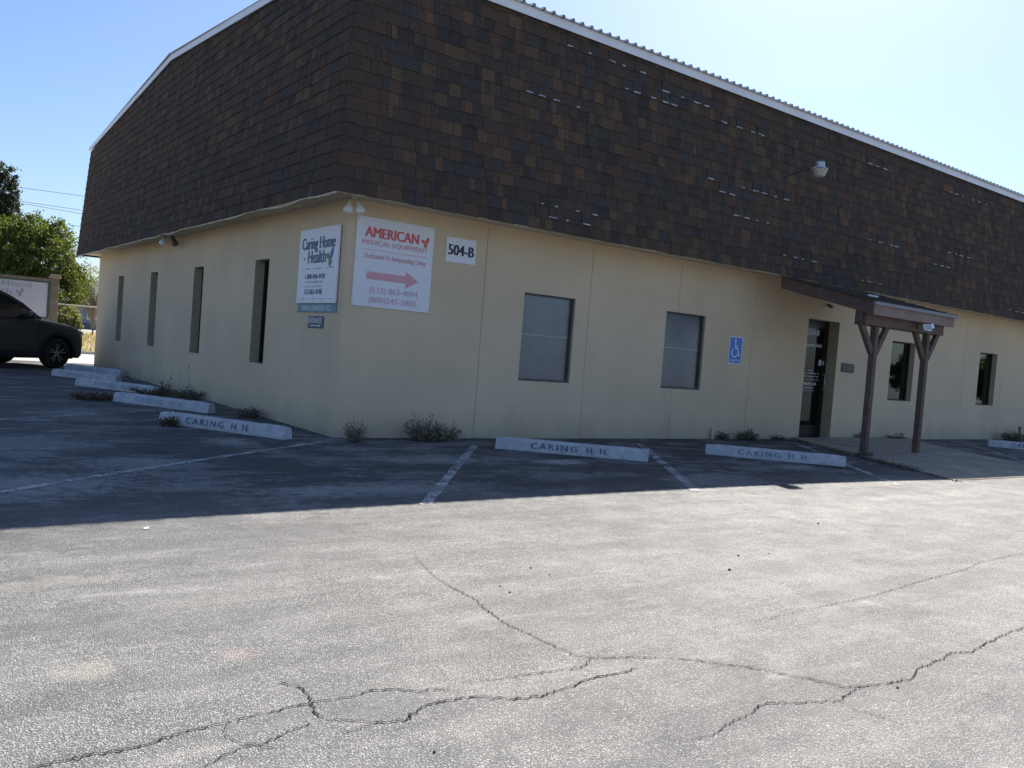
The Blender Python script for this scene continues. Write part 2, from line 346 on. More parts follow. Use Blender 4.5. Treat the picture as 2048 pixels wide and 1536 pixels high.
# ------------------------------------------------------------------ ground
def grid_sheet(name, xs, ys, m, dz=0, zf=gz, kind='structure'):
    X, Y = np.meshgrid(xs, ys); Z = np.vectorize(zf)(X, Y)+dz; nx = len(xs)
    V = np.stack([X, Y, Z], -1).reshape(-1, 3); i = np.arange(nx-1); j = np.arange(len(ys)-1); I, J = np.meshgrid(i, j)
    a = (J*nx+I).ravel(); F = np.stack([a, a+1, a+1+nx, a+nx], -1)
    o = raw(name, V, F, m); o.data.polygons.foreach_set('use_smooth', [True]*len(F)); o['kind'] = kind
    return o
xs = np.concatenate([[-150, -80, -40, -20], np.arange(-12, 24, .5), [26, 30, 40, 80, 150]])
ys = np.concatenate([[-150, -80, -40, -20, -14], np.arange(-11, 1.01, .4), [3, 6, 10, 14.6]])
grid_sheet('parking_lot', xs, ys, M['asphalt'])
for o_, lb in (('parking_lot', 0),): pass

def ribbon(name, pts, widths, m, dz=.004, zf=gz):
    mb = MB(); k = len(pts); V = []
    for i, (x, y) in enumerate(pts):
        a = Vector(pts[max(i-1, 0)]); b = Vector(pts[min(i+1, k-1)]); d = (b-a).normalized(); nrm = Vector((-d.y, d.x)); w_ = widths[i]
        for s_ in (-1, 1): V.append((x+nrm.x*w_*s_/2, y+nrm.y*w_*s_/2, zf(x, y)+dz))
    mb.add(V, [(2*i, 2*i+1, 2*i+3, 2*i+2)[::-1] for i in range(k-1)])
    return mb
CR = {
'a': [(-1.8,-4.762),(-1.737,-4.84),(-1.817,-5.081),(-1.867,-5.305),(-1.877,-5.454),(-1.879,-5.604),(-1.921,-5.783),(-1.949,-5.951),(-1.94,-6.075),(-1.935,-6.228),(-1.919,-6.358),(-1.873,-6.419),(-1.758,-6.46),(-1.619,-6.534),(-1.519,-6.619),(-1.414,-6.723),(-1.332,-6.842),(-1.258,-6.96),(-1.217,-7.035),(-1.159,-7.063)],
'b': [(-1.159,-7.063),(-1.018,-7.094),(-0.897,-7.114),(-0.768,-7.065),(-0.573,-7.055),(-0.44,-7.029),(-0.344,-7.065),(-0.133,-7.041),(0.087,-7.018),(0.357,-7.013)],
'c': [(-1.159,-7.063),(-1.279,-7.084),(-1.356,-7.103),(-1.503,-7.046),(-1.61,-6.994),(-1.736,-7.02),(-1.855,-7.035),(-1.977,-7.068),(-2.068,-7.059),(-2.131,-7.016)],
'd': [(-3.808,-6.351),(-3.734,-6.356),(-3.655,-6.349),(-3.551,-6.353),(-3.443,-6.363),(-3.373,-6.341),(-3.323,-6.328),(-3.218,-6.329),(-3.098,-6.32),(-3.017,-6.312),(-2.955,-6.318),(-2.921,-6.313),(-2.827,-6.329),(-2.749,-6.313),(-2.671,-6.337),(-2.608,-6.389),(-2.513,-6.421)],
'e': [(-2.976,-6.125),(-2.932,-6.182),(-2.927,-6.251),(-2.95,-6.324),(-2.965,-6.385),(-2.947,-6.445),(-2.873,-6.492),(-2.799,-6.54),(-2.742,-6.545),(-2.649,-6.49),(-2.554,-6.486),(-2.47,-6.504),(-2.372,-6.573),(-2.278,-6.6),(-2.158,-6.584),(-2.01,-6.557),(-1.891,-6.572),(-1.795,-6.564)],
'f': [(-3.386,-6.579),(-3.325,-6.543),(-3.269,-6.51),(-3.214,-6.486),(-3.163,-6.498),(-3.095,-6.47),(-3.008,-6.441)],
'g': [(-3.224,-6.345),(-3.237,-6.409),(-3.222,-6.468),(-3.177,-6.498),(-3.114,-6.556)],
'h': [(-1.886,-6.419),(-1.943,-6.442),(-1.985,-6.476),(-2.11,-6.445),(-2.263,-6.425),(-2.398,-6.396),(-2.489,-6.382)],
'i': [(2.36,-6.2),(2.057,-6.199),(1.596,-6.217),(1.257,-6.284),(0.723,-6.317),(0.099,-6.38),(-0.226,-6.386),(-0.547,-6.382),(-0.86,-6.393),(-1.11,-6.375),(-1.343,-6.358)],
'j': [(0.071,-7.025),(0.066,-7.08),(0.077,-7.127)], 'k': [(-1.368,-7.111),(-1.367,-7.148),(-1.365,-7.202),(-1.347,-7.262)], 'l': [(-2.975,-6.541),(-2.931,-6.545),(-2.857,-6.527),(-2.824,-6.524)]}
CW = dict(a=.0045, b=.0048, c=.0042, d=.0050, e=.0050, f=.0038, g=.0026, h=.0028, i=.0032, j=.0024, k=.0024, l=.0024)
for key, P in CR.items():
    P = [Vector(p) for p in P]; Q = []
    for a, b in zip(P[:-1], P[1:]):
        n_ = max(2, int((b-a).length/.011)); nrm = Vector((-(b-a).y, (b-a).x)).normalized()
        for i in range(n_):
            q = a.lerp(b, i/n_); Q.append(q + nrm*random.gauss(0, .0045))
    Q.append(P[-1]); k = len(Q)
    wd = []
    for i in range(k):
        t = i/(k-1); taper = 1
        if key in 'aghi': taper = min(1, .25+2.5*(t if key in 'a' else 1-t))
        if key in 'cfl': taper = min(1, .15+3*(1-t if key == 'c' else t))
        wd.append(CW[key]*taper*random.choice((.5, .7, .9, 1, 1.1, 1.6)))
    o = ribbon('c', [tuple(q) for q in Q], wd, None).build('pavement_crack', M['crack']); o['kind'] = 'structure'

# painted lines
def line_mat():
    m = mat('worn_white_line_paint', (.47, .47, .46), .9, var=.3, scale=25); N = m.node_tree.nodes; L = m.node_tree.links; b = N['Principled BSDF']
    g = N.new('ShaderNodeNewGeometry'); a = N.new('ShaderNodeTexNoise'); a.inputs['Scale'].default_value = 38; a.inputs['Detail'].default_value = 5; L.new(g.outputs['Position'], a.inputs['Vector'])
    c = N.new('ShaderNodeTexNoise'); c.inputs['Scale'].default_value = 4; c.inputs['Detail'].default_value = 4; L.new(g.outputs['Position'], c.inputs['Vector'])
    s_ = N.new('ShaderNodeMath'); s_.operation = 'MULTIPLY_ADD'; L.new(c.outputs[0], s_.inputs[0]); s_.inputs[1].default_value = 1.1; L.new(a.outputs[0], s_.inputs[2])
    r = N.new('ShaderNodeMapRange'); L.new(s_.outputs[0], r.inputs[0]); r.inputs[1].default_value = .92; r.inputs[2].default_value = 1.12; r.inputs[3].default_value = .16; r.inputs[4].default_value = .82
    L.new(r.outputs[0], b.inputs['Alpha']); return m
M['line'] = line_mat()
def pline(a, b, w_, br=.35):
    a, b = Vector(a), Vector(b); n_ = int((b-a).length/.1); pts = [tuple(a.lerp(b, i/n_)) for i in range(n_+1)]
    o = ribbon('p', pts, [w_*random.uniform(.86, 1.08) for _ in pts], None).build('painted_line', M['line']); o['kind'] = 'structure'
pline((-.29, -.36), (-4.6, -3.45), .075, .30); pline((1.42, -.71), (-.98, -3.66), .085, .42)
pline((4.2, -.58), (1.78, -3.7), .10, .25); pline((7.72, -.55), (4.9, -3.85), .085, .25)
pline((13.76, .0), (10.3, -3.3), .085, .25); pline((-.6, 3.2), (-4.2, .6), .08, .5)

# concrete walk
wk = [(8.35, -.02), (7.97, -.64), (7.39, -1.73), (6.80, -3.10), (6.35, -3.95), (6.2, -4.25), (7.6, -4.3), (9.2, -4.2), (9.75, -3.7), (10.28, -2.9), (10.74, -1.7), (11.21, -.96), (12.3, -.02)]
def walk_pt(x, y): return gz(x, y)+.03*sstep(-4.0, -2.4, y)+.004
mb = MB(); nN = 30
L0 = wk[:6]; R0 = wk[::-1][:8]
def along(P, t):
    y = -.02 + t*(-3.66+.02)
    for a, b in zip(P[:-1], P[1:]):
        if a[1] >= y >= b[1] or (a[1] <= y <= b[1]):
            s_ = (y-a[1])/((b[1]-a[1]) or 1); return a[0]+(b[0]-a[0])*s_, y
    return P[-1][0], y
vs = []
for i in range(nN+1):
    a = along(L0, i/nN); b = along([p for p in R0 if True], i/nN)
    for j in range(9):
        x = a[0]+(b[0]-a[0])*j/8; y = a[1]
        if j in (0, 8): x += random.uniform(-.02, .02)
        vs.append((x, y, walk_pt(x, y)))
for j, sgn in ((0, -1), (8, 1)):
    pass
fs = [(i*9+j, i*9+j+1, (i+1)*9+j+1, (i+1)*9+j)[::-1] for i in range(nN) for j in range(8)]
k0 = len(vs)
for i in range(nN+1):
    for j in (0, 8): p = vs[i*9+j]; vs.append((p[0], p[1], p[2]-.06))
for i in range(nN):
    a = k0+2*i; fs.append((i*9, (i+1)*9, a+2, a)[::-1]); fs.append((i*9+8, (i+1)*9+8, a+3, a+1))
o = mb.add(vs, fs).build('concrete_walkway', M['concrete']); o['kind'] = 'structure'

# land beyond the building
def hill(x, y): return -.02+.42*sstep(21, 36, y) if y > 21 else -.02
grid_sheet('road', np.arange(-60, 62, 4.), np.array([14.6, 17, 19, 21.0]), M['pave'], dz=.0, zf=lambda x, y: 0)
grid_sheet('dry_lawn', np.concatenate([[-220], np.arange(-60, 62, 4.), [220]]), np.array([21.0, 22.5, 25, 28, 32, 36, 42, 47.]), M['drygrass'], zf=hill)
grid_sheet('far_road', np.array([-220., 0, 220]), np.array([47., 50, 55]), M['pave'], zf=lambda x, y: .40)
grid_sheet('ground', np.array([-900., 0, 900]), np.array([55., 120, 900]), M['drygrass'], zf=lambda x, y: .40)
mb = MB(); mb.box((-60, 20.9, -.05), (60, 21.02, .09)); o = mb.build('kerb', M['pave']); o['kind'] = 'structure'
# grass blades
n_ = 9000; bx = RNG.uniform(-9, 4, n_); by = RNG.uniform(21.1, 36, n_); bz = np.array([hill(a, b) for a, b in zip(bx, by)]); hh = RNG.uniform(.05, .16, n_); an = RNG.uniform(0, 6.28, n_)
V = np.stack([np.stack([bx-np.cos(an)*.02, by-np.sin(an)*.02, bz], -1), np.stack([bx+np.cos(an)*.02, by+np.sin(an)*.02, bz], -1), np.stack([bx+RNG.uniform(-.05, .05, n_), by+RNG.uniform(-.05, .05, n_), bz+hh], -1)], 1)
o = raw('dry_grass', V, np.arange(3*n_).reshape(-1, 3), M['blade']); o['kind'] = 'stuff'; tag(o, 'short straw coloured grass blades on the bank past the fence', 'grass')

# ------------------------------------------------------------------ building
ZW, OV, OVL, ZM, LE, OVB, ZE, ZR, YR, LY, LX = 2.655, .55, .416, 2.614, .0623, .57, 5.1115, 5.687, 7.03, 13.575, 22.0
B = thing('office_building', 'long tan single storey office building with brown shingled mansard and white roof edge', 'building', (0, 0, 0))
TH = .25
def slab(name, u0, u1, z0, z1, holes, O, U, N, mi=0):
    # wall slab: face at O, outward normal N, thickness TH going -N
    O, U, N = Vector(O), Vector(U), Vector(N); us = sorted({u0, u1, *[h[0] for h in holes if u0 < h[0] < u1], *[h[1] for h in holes if u0 < h[1] < u1]})
    zs = sorted({z0, z1, *[h[2] for h in holes if z0 < h[2] < z1], *[h[3] for h in holes if z0 < h[3] < z1]})
    mb = MB(); P = lambda u, z, t: O+U*u+Vector((0, 0, z))-N*t
    inh = lambda u, z: any(h[0] < u < h[1] and h[2] < z < h[3] for h in holes)
    for a, b in zip(us[:-1], us[1:]):
        for c, d in zip(zs[:-1], zs[1:]):
            solid = not inh((a+b)/2, (c+d)/2)
            if solid:
                mb.add([P(a, c, 0), P(b, c, 0), P(b, d, 0), P(a, d, 0)], [(0, 1, 2, 3)]); mb.add([P(a, c, TH), P(b, c, TH), P(b, d, TH), P(a, d, TH)], [(3, 2, 1, 0)])
                for (pa, pb, tst) in (((a, c), (a, d), ((a-.001), (c+d)/2)), ((b, c), (b, d), ((b+.001), (c+d)/2)), ((a, c), (b, c), ((a+b)/2, c-.001)), ((a, d), (b, d), ((a+b)/2, d+.001))):
                    if inh(*tst) or not (u0 < tst[0] < u1 and z0 < tst[1] < z1):
                        mb.add([P(*pa, 0), P(*pb, 0), P(*pb, TH), P(*pa, TH)], [(0, 1, 2, 3)], 1 if inh(*tst) else 0)
    return mb
FH = [(2.499, 3.359, .747, 1.879), (5.116, 5.975, .747, 1.879), (8.587, 9.509, -.2, 2.0725), (11.281, 12.128, .747, 1.879), (14.794, 15.590, .747, 1.879)]
LHy = [(2.332, 2.860), (5.224, 5.745), (8.073, 8.585), (10.894, 11.392)]
joints = [0, 1.868, 3.607, 5.358, 7.116, 8.87, 10.63, 12.38, 14.13, 15.88, 17.63, 19.38, 21.13, 22.0]
for i, (a, b) in enumerate(zip(joints[:-1], joints[1:])):
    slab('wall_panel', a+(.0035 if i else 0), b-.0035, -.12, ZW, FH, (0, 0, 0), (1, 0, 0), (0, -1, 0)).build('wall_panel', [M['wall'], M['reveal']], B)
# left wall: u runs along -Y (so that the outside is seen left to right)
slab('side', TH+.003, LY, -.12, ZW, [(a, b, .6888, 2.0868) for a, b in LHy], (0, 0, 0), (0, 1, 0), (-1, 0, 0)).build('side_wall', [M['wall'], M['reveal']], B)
mb = MB(); mb.box((TH+.01, LY-TH, -.12), (LX, LY, ZW)); mb.box((LX-TH, TH+.01, -.12), (LX, LY-TH-.01, ZW)); mb.build('rear_wall', M['wall'], B)
mb = MB(); mb.box((TH+.02, 3.2, -.05), (LX-.3, 3.3, ZW-.1)); mb.box((TH+.02, TH+.02, -.06), (LX-.3, LY-.3, -.012)); mb.build('interior_partition', M['dark'], B)
mb = MB(); mb.box((TH+.02, TH+.02, ZW-.06), (LX-.3, LY-.3, ZW-.03)); mb.build('interior_ceiling', M['dark'], B)
# caulk lines in the joints are open grooves; soffit
def sofbox(mb, x0, y0, x1, y1): mb.box((x0, y0, ZW), (x1, y1, ZW+.02))
mb = MB(); sofbox(mb, -OVL+.03, -OV+.03, LX+.3, 0.05); mb.build('front_soffit', M['soffit'], B)
mb = MB(); sofbox(mb, -OVL+.03, .053, 0.05, LY+OVB-.03); sofbox(mb, .053, LY-.05, LX+.3, LY+OVB-.03); mb.build('side_soffit', M['soffit'], B)
mb = MB(); mb.box((-OVL+.016, -OV+.016, ZM-.012), (LX+OVL, -OV+.034, ZM+.04)); mb.box((-OVL+.016, -OV+.035, ZM-.012), (-OVL+.034, LY+OVB-.02, ZM+.04)); mb.build('eave_board', M['soffit'], B)

# mansard backing
dz = ZE-ZM; e = LE*dz
c0 = (-OVL+.012, -OV+.012); c1 = (LX+OVL, -OV+.012)
def MF(x, z): return (x, -OV+LE*(z-ZM)+.012, z)
def ML(y, z): return (-OVL+LE*(z-ZM)+.012, y, z)
xl = lambda z: -OVL+LE*(z-ZM)+.012; yf = lambda z: -OV+LE*(z-ZM)+.012; yb = lambda z: LY+OVB-LE*(z-ZM)-.012; xr = LX+OVL
zt = ZE+.02
mb = MB()
mb.add([(xl(ZM), yf(ZM), ZM), (xr, yf(ZM), ZM), (xr, yf(zt), zt), (xl(zt), yf(zt), zt)], [(0, 1, 2, 3)])
mb.add([(xl(ZM), yb(ZM), ZM), (xr, yb(ZM), ZM), (xr, yb(zt), zt), (xl(zt), yb(zt), zt)], [(3, 2, 1, 0)])
for X, sg in ((0, 1), (1, -1)):
    xx = (lambda z: xl(z)) if X == 0 else (lambda z: xr)
    P_ = [(xx(ZM), yf(ZM), ZM), (xx(zt), yf(zt), zt), (xx(ZR), YR, ZR), (xx(zt), yb(zt), zt), (xx(ZM), yb(ZM), ZM)]
    mb.add(P_, [(0, 1, 2, 3, 4)])
mb.build('mansard', M['shback'], B)

# shingles
EXPO = .1432
def gable(y):    # top limit of the left face
    yy0 = -OV+e
    if y <= YR: return ZE+(ZR-ZE)*(y-yy0)/(YR-yy0)
    return ZE+(ZR-ZE)*((LY+OVB-e)-y)/((LY+OVB-e)-YR)
vF = Vector((0, LE, 1)).normalized(); nF = Vector((0, -1, LE)).normalized()
vL = Vector((LE, 0, 1)).normalized(); nL = Vector((-1, 0, LE)).normalized()
faces = [('F', Vector((0, -OV, ZM)), Vector((1, 0, 0)), vF, nF), ('L', Vector((-OVL, 0, ZM)), Vector((0, -1, 0)), vL, nL)]
sh_list = []
for tag_, O, U, Vv, Nn in faces:
    sc_v = Vv.z
    nrow = 18 if tag_ == 'F' else 23
    for r_ in range(nrow):
        vb = r_*EXPO - .006
        z_b = ZM+vb*sc_v; z_t = z_b+(EXPO+.03)*sc_v
        lim = lambda z: LE*(z-ZM)
        if tag_ == 'F': ub, ut = -OVL+lim(z_b), LX+OVL
        else: ub, ut = -(LY+OVB)+lim(z_b), OV-lim(z_b)
        u = ub; first = True
        prevc = -1
        while u < ut-.01:
            wdt = random.choice((.065, .085, .105, .13, .16, .20)) * random.uniform(.95, 1.05)
            if first: wdt = random.uniform(.08, .26); first = False
            u1 = min(u+wdt, ut)
            if ut-u1 < .06: u1 = ut
            yy = -(u+u1)/2
            c = random.choices(range(8), (18, 9, 17, 9, 13, 5, 12, 17))[0]
            corner = (u < .22 and tag_ == 'F' and u <= ub+.3) or (tag_ == 'L' and u1 > ut-.3)
            if corner: c = random.choice((0, 7, 7, 2, 6))
            proud = random.choice((0, .0, .004)) + random.uniform(0, .0015)
            lst = tag_ == 'L' and (z_b+.01 > min(gable(-u), gable(-u1)))
            if lst: u = u1; continue
            edge = u <= ub+1e-6 or u1 >= ut-1e-6
            clip = tag_ == 'L' and z_t > min(gable(-u), gable(-u1))
            if tag_ == 'F' and z_t > ZE+.015: clip = True
            sh_list.append(dict(t=tag_, O=O, U=U, V=Vv, N=Nn, u0=u, u1=u1, vb=vb, c=c, pr=proud, edge=edge, clip=clip, rs=(random.uniform(-.005, .005))))
            u = u1
T0, T1 = .004, .001
def sh_geo(s):
    """8 corners in (u,v,n)"""
    g_ = .0015; u0, u1 = s['u0']+g_, s['u1']-g_; vb = s['vb']+s['rs']; vt = s['vb']+EXPO+.03
    u0t, u1t = u0, u1; vt0 = vt1 = vt
    if s['edge']:
        dl = LE*(EXPO+.03)
        if s['t'] == 'F' and s['u0'] < 1: u0 = u0-.012; u0t = u0+dl
        if s['t'] == 'L':
            if s['u1'] > 0: u1 = u1+.012; u1t = u1-dl
            else: u0t = u0+dl
    if s['clip']:
        if s['t'] == 'F': vt0 = vt1 = min(vt, (ZE+.015-ZM)/s['V'].z)
        else:
            vt0 = min(vt, (gable(-u0t)+.0-ZM)/s['V'].z); vt1 = min(vt, (gable(-u1t)-ZM)/s['V'].z)
    b = T0-.002+s['pr']; t = T1+s['pr']*.6
    return [(u0, vb, -.008), (u1, vb, -.008), (u1t, vt1, -.008), (u0t, vt0, -.008), (u0, vb, b+.004), (u1, vb, b+.004), (u1t, vt1, t-.006), (u0t, vt0, t-.006)]
BOXF = [(0, 3, 2, 1), (4, 5, 6, 7), (0, 1, 5, 4), (1, 2, 6, 5), (2, 3, 7, 6), (3, 0, 4, 7)]
def parea(s):
    c = s['O']+s['U']*((s['u0']+s['u1'])/2)+s['V']*(s['vb']+EXPO/2); d = c-CAM
    x = d.dot(RIGHT)/d.dot(FWD)*FPX; y = d.dot(UP)/d.dot(FWD)*FPX
    if abs(x) > 1015 or abs(y) > 760: return 0
    return (s['u1']-s['u0'])*abs(d.normalized().dot(s['N']))/d.length_squared
order = sorted([s for s in sh_list if not s['edge'] and not s['clip']], key=parea, reverse=True)[:292]
chosen = set(id(s) for s in order)
cache = {}
for s in order:
    wq = round((s['u1']-s['u0'])*100)/100; pq = s['pr'] > .003; key = (wq, s['c'], pq)
    if key not in cache:
        q = dict(s); q.update(u0=0, u1=wq, vb=0, rs=0, pr=.004 if pq else 0)
        me = bpy.data.meshes.new('shingle'); me.from_pydata(sh_geo(q), [], BOXF); me.materials.append(SHM[s['c']]); me.update(); cache[key] = me
    o = bpy.data.objects.new('shingle', cache[key]); COL.objects.link(o); o.parent = B
    org = s['O']+s['U']*(s['u0'])+s['V']*(s['vb']+s['rs'])
    mw = Matrix.Identity(4)
    k_ = (s['u1']-s['u0'])/wq
    for i in range(3): mw[i][0] = s['U'][i]*k_; mw[i][1] = s['V'][i]; mw[i][2] = s['N'][i]; mw[i][3] = org[i]
    o.matrix_local = mw
mb = MB()
for s in sh_list:
    if id(s) in chosen: continue
    mb.add([s['O']+s['U']*a+s['V']*b+s['N']*c for a, b, c in sh_geo(s)], BOXF, s['c'])
mb.build('shingles', SHM, B, kind='stuff')
# pale scars of lost tabs on the front
SC = [(1140,85),(1179,100),(1224,117),(1247,125),(1286,139),(1331,175),(1364,187),(1394,198),(1413,205),(1058,193),(1083,200),(1112,208),(1155,221),(1252,189),(1273,196),(1306,206),(1330,215),(1346,221),(1447,254),(1478,264),(1505,275),(1521,280),(1083,405),(1112,411),(1154,419),(1105,431),(1134,437),(1172,446),(1189,426),(1420,361),(1444,387),(1463,392),(1486,379),(1510,385),(1527,390),(1550,397),(1572,403),(1472,431),(1493,437),(1513,441),(1534,447),(1739,337),(1754,342),(1769,348),(1900,381),(1913,385),(1925,388),(1945,397),(1957,402),(1971,407),(1739,480),(1760,486),(1781,493),(1792,496),(1568,507),(1590,512),(1605,516),(1627,520),(1724,558),(1738,561),(1759,565),(1897,508),(1911,513),(1921,515),(1936,520),(1869,530),(1883,534),(1895,537),(2018,621),(2032,624),(2045,626)]
SCAR = []
for (px, py) in SC:      # measured once from the photograph onto the mansard plane, then snapped to the courses
    d = FWD+RIGHT*((px-1024)/FPX)-UP*((py-768)/FPX)
    t = (Vector((0, -OV, ZM))-CAM).dot(nF)/d.dot(nF); p = CAM+d*t
    SCAR.append((p.x, (p-Vector((0, -OV, ZM))).dot(vF)))
for u, v in SCAR:
    row = round(v/EXPO)
    vv = row*EXPO+.002; wd = random.choice((.05, .09, .12, .14)); hh = .020
    top = [(u-wd/2+wd*i/6, vv+hh) for i in range(7)]; bot = [(u-wd/2+wd*i/6, vv+random.choice((.0, .006, .012))) for i in range(7)]
    mb = MB(); O_ = Vector((0, -OV, ZM))+nF*.0; mb.prism(bot+top[::-1], O_, (1, 0, 0), vF, nF, .004, .0165)
    mb.build('torn_shingle_strip', M['scar'], B)
    if wd > .1:
        mb = MB(); mb.prism([(u-.07, vv+.02), (u+.07, vv+.02), (u+.07, vv+EXPO-.01), (u-.07, vv+EXPO-.01)], O_, (1, 0, 0), vF, nF, .002, .0135); mb.build('shingle', SHM[4], B)

# roof, fascia, rake
yE = -OV+e
mb = MB(); mb.box((-OVL+e-.02, yE-.035, ZE-.02), (LX+OVL+.02, yE-.015, ZE+.083)); mb.box((-OVL+e-.02, yE-.045, ZE-.028), (LX+OVL+.02, yE-.037, ZE+.0)); mb.build('front_fascia', M['white_metal'], B)
ribs = []; x = -OVL+e-.03
while x < LX+OVL+.05:
    ribs += [(x, 0), (x+.085, 0), (x+.10, .032), (x+.125, .032), (x+.14, 0)]; x += .152
zr0 = ZE+.085; slope = (ZR-ZE)/(YR-yE)
for nm, ya, yb_ in (('roof_sheet', yE-.09, YR), ('roof_sheet', LY+OVB-e+.09, YR)):
    mb = MB(); V = []
    for (x_, h_) in ribs:
        za = zr0 - slope*.08+.004; V += [(x_, ya, za+h_), (x_, yb_, ZR+.112+h_)]
    F_ = [(2*i, 2*i+2, 2*i+3, 2*i+1) for i in range(len(ribs)-1)]
    mb.add(V, F_); o = mb.build(nm, M['roof_metal'], B)
    so_ = o.modifiers.new('s', 'SOLIDIFY'); so_.thickness = .006
for ya, yb_, in ((yE-.05, YR), (LY+OVB-e+.05, YR)):
    za = ZE - slope*.03; xk = -OVL+e-.035
    mb = MB()
    for (dx0, dx1, h0, h1) in ((0, .018, .0, .095), (.018, .16, .075, .095)):
        vs = []
        for yy, zz in ((ya, za), (yb_, ZR)):
            xo = xk + LE*(zz-ZE)
            vs += [(xo+dx0, yy, zz+h0), (xo+dx1, yy, zz+h0), (xo+dx1, yy, zz+h1), (xo+dx0, yy, zz+h1)]
        mb.add(vs, [(0, 1, 2, 3), (7, 6, 5, 4), (0, 4, 5, 1), (1, 5, 6, 2), (2, 6, 7, 3), (3, 7, 4, 0)])
    # trim laps and screws
    mb.build('rake_trim', M['white_metal'], B)
# sagging trim bead along the left soffit edge
pts = []; yy = -OV+.02
while yy < LY+OVB:
    amp = .5+.5*math.sin(yy*1.3); pts.append((-OVL+.004, yy, ZM-.022+.02*math.sin(yy*4.3+math.sin(yy*2))*amp)); yy += .07
mb = MB(); mb.tube(pts, .011, 6); mb.build('wavy_edge_trim', M['soffit'], B, smooth=True)

# windows
def window(u0, u1, z0, z1, O, U, N, rec, kind):
    O, U, N = Vector(O), Vector(U), Vector(N); P = lambda u, z, t: O+U*u+Vector((0, 0, z))-N*t
    fw = {'blind': .020, 'slit': .03}.get(kind, .025)
    mb = MB()
    def bx(a, b, c, d, t0, t1, m=mb):
        vs = [P(a, c, t0), P(b, c, t0), P(b, d, t0), P(a, d, t0), P(a, c, t1), P(b, c, t1), P(b, d, t1), P(a, d, t1)]
        m.add(vs, [(0, 1, 2, 3), (7, 6, 5, 4), (0, 4, 5, 1), (1, 5, 6, 2), (2, 6, 7, 3), (3, 7, 4, 0)])
    a, b, c, d = u0+.002, u1-.002, z0+.002, z1-.002
    bx(a, a+fw, c, d, rec, rec+.05); bx(b-fw, b, c, d, rec, rec+.05); bx(a+fw, b-fw, c, c+fw, rec, rec+.05); bx(a+fw, b-fw, d-fw, d, rec, rec+.05)
    fr = mb.build('window', M['winframe'] if kind == 'blind' else M['bronze'], B)
    g = MB(); bx(a+fw, b-fw, c+fw, d-fw, rec+.02, rec+.024, g); g.build('pane', M['glass'] if kind == 'blind' else M['glassd'], fr)
    if kind == 'blind':
        s_ = MB(); z = c+fw+.01
        while z < d-fw-.02:
            vs = [P(a+fw, z, rec+.095), P(b-fw, z, rec+.095), P(b-fw, z+.020, rec+.072), P(a+fw, z+.020, rec+.072)]; s_.add(vs, [(0, 1, 2, 3)]); z += .0225
        s_.build('blind_slats', M['blind'], fr, kind='stuff')
        r_ = MB(); zm = (c+d)/2+.03; bx(a+fw, b-fw, zm, zm+.014, rec+.052, rec+.062, r_); r_.build('meeting_rail', M['blind'], fr)
    else:
        pass
for i, h in enumerate(FH):
    if i == 2: continue
    window(h[0], h[1], h[2], h[3], (0, 0, 0), (1, 0, 0), (0, -1, 0), .035 if i < 2 else .10, 'blind' if i < 2 else 'dark')
for a, b in LHy: window(a, b, .6888, 2.0868, (0, 0, 0), (0, 1, 0), (-1, 0, 0), .13, 'slit')

# door
dx0, dx1, dzt, dr = 8.587+.003, 9.509-.003, 2.0695, .20
dm = MB(); dm.box((dx0, dr, 0.0), (dx0+.045, dr+.05, dzt)); dm.box((dx1-.045, dr, 0), (dx1, dr+.05, dzt)); dm.box((dx0+.045, dr, dzt-.045), (dx1-.045, dr+.05, dzt)); dm.box((dx0, dr-.15, -.02), (dx1, dr+.05, .012))
dm.build('door_frame', M['bronze'], B)
dm = MB(); a, b = dx0+.05, dx1-.05; dm.box((a, dr+.004, .02), (a+.055, dr+.045, dzt-.05)); dm.box((b-.055, dr+.004, .02), (b, dr+.045, dzt-.05)); dm.box((a+.055, dr+.004, .02), (b-.055, dr+.045, .22)); dm.box((a+.055, dr+.004, dzt-.13), (b-.055, dr+.045, dzt-.05))
door = dm.build('door', M['bronze'], B)
g = MB(); g.box((a+.055, dr+.02, .22), (b-.055, dr+.026, dzt-.13)); g.build('pane', M['doorglass'], door)
g = MB(); g.tube([(b-.03, dr-.05, .85), (b-.03, dr-.055, 1.15)], .012); g.tube([(b-.03, dr+.004, .87), (b-.03, dr-.05, .87)], .01); g.tube([(b-.03, dr+.004, 1.13), (b-.03, dr-.05, 1.13)], .01); g.build('handle', M['galv'], door, smooth=True)
DO, DU, DV, DN = (0, dr+.019, 0), (1, 0, 0), (0, 0, 1), (0, -1, 0)
cx_ = (a+b)/2+.03
for st, z, wd, h in (('504-B', 1.86, .34, .10), ('Caring Home Health', 1.63, .56, .085), ('OPEN', 1.19, .16, .02), ('8:00 AM - 5:00 PM Mon - Fri', 1.14, .52, .034), ('504-B Leander Rd.', 1.085, .5, .026), ('www.caringhh.com', 1.03, .54, .026), ('1-800-846-4420', .955, .4, .05), ('512-863-4748', .885, .26, .028), ('Caring Home Health', .83, .32, .022)):
    t = MB(); t.text(st, DO, DU, DV, DN, cx_, z, wd, h, bold=.008); t.build('lettering', M['white'], door)
t = MB(); cc = (cx_+.27, 1.34); R1 = .048
ring = [(cc[0]+R1*math.cos(i*math.pi/12), cc[1]+R1*1.1*math.sin(i*math.pi/12)) for i in range(24)]; rin = [(cc[0]+R1*.55*math.cos(i*math.pi/12), cc[1]+R1*.6*math.sin(i*math.pi/12)) for i in range(24)]
V = [Vector((p[0], dr+.0165, p[1])) for p in ring+rin]; t.add(V, [(i, (i+1) % 24, (i+1) % 24+24, i+24) for i in range(24)]); t.box((cc[0]-.03, dr+.0155, cc[1]-.006), (cc[0]+.03, dr+.0165, cc[1]+.008))
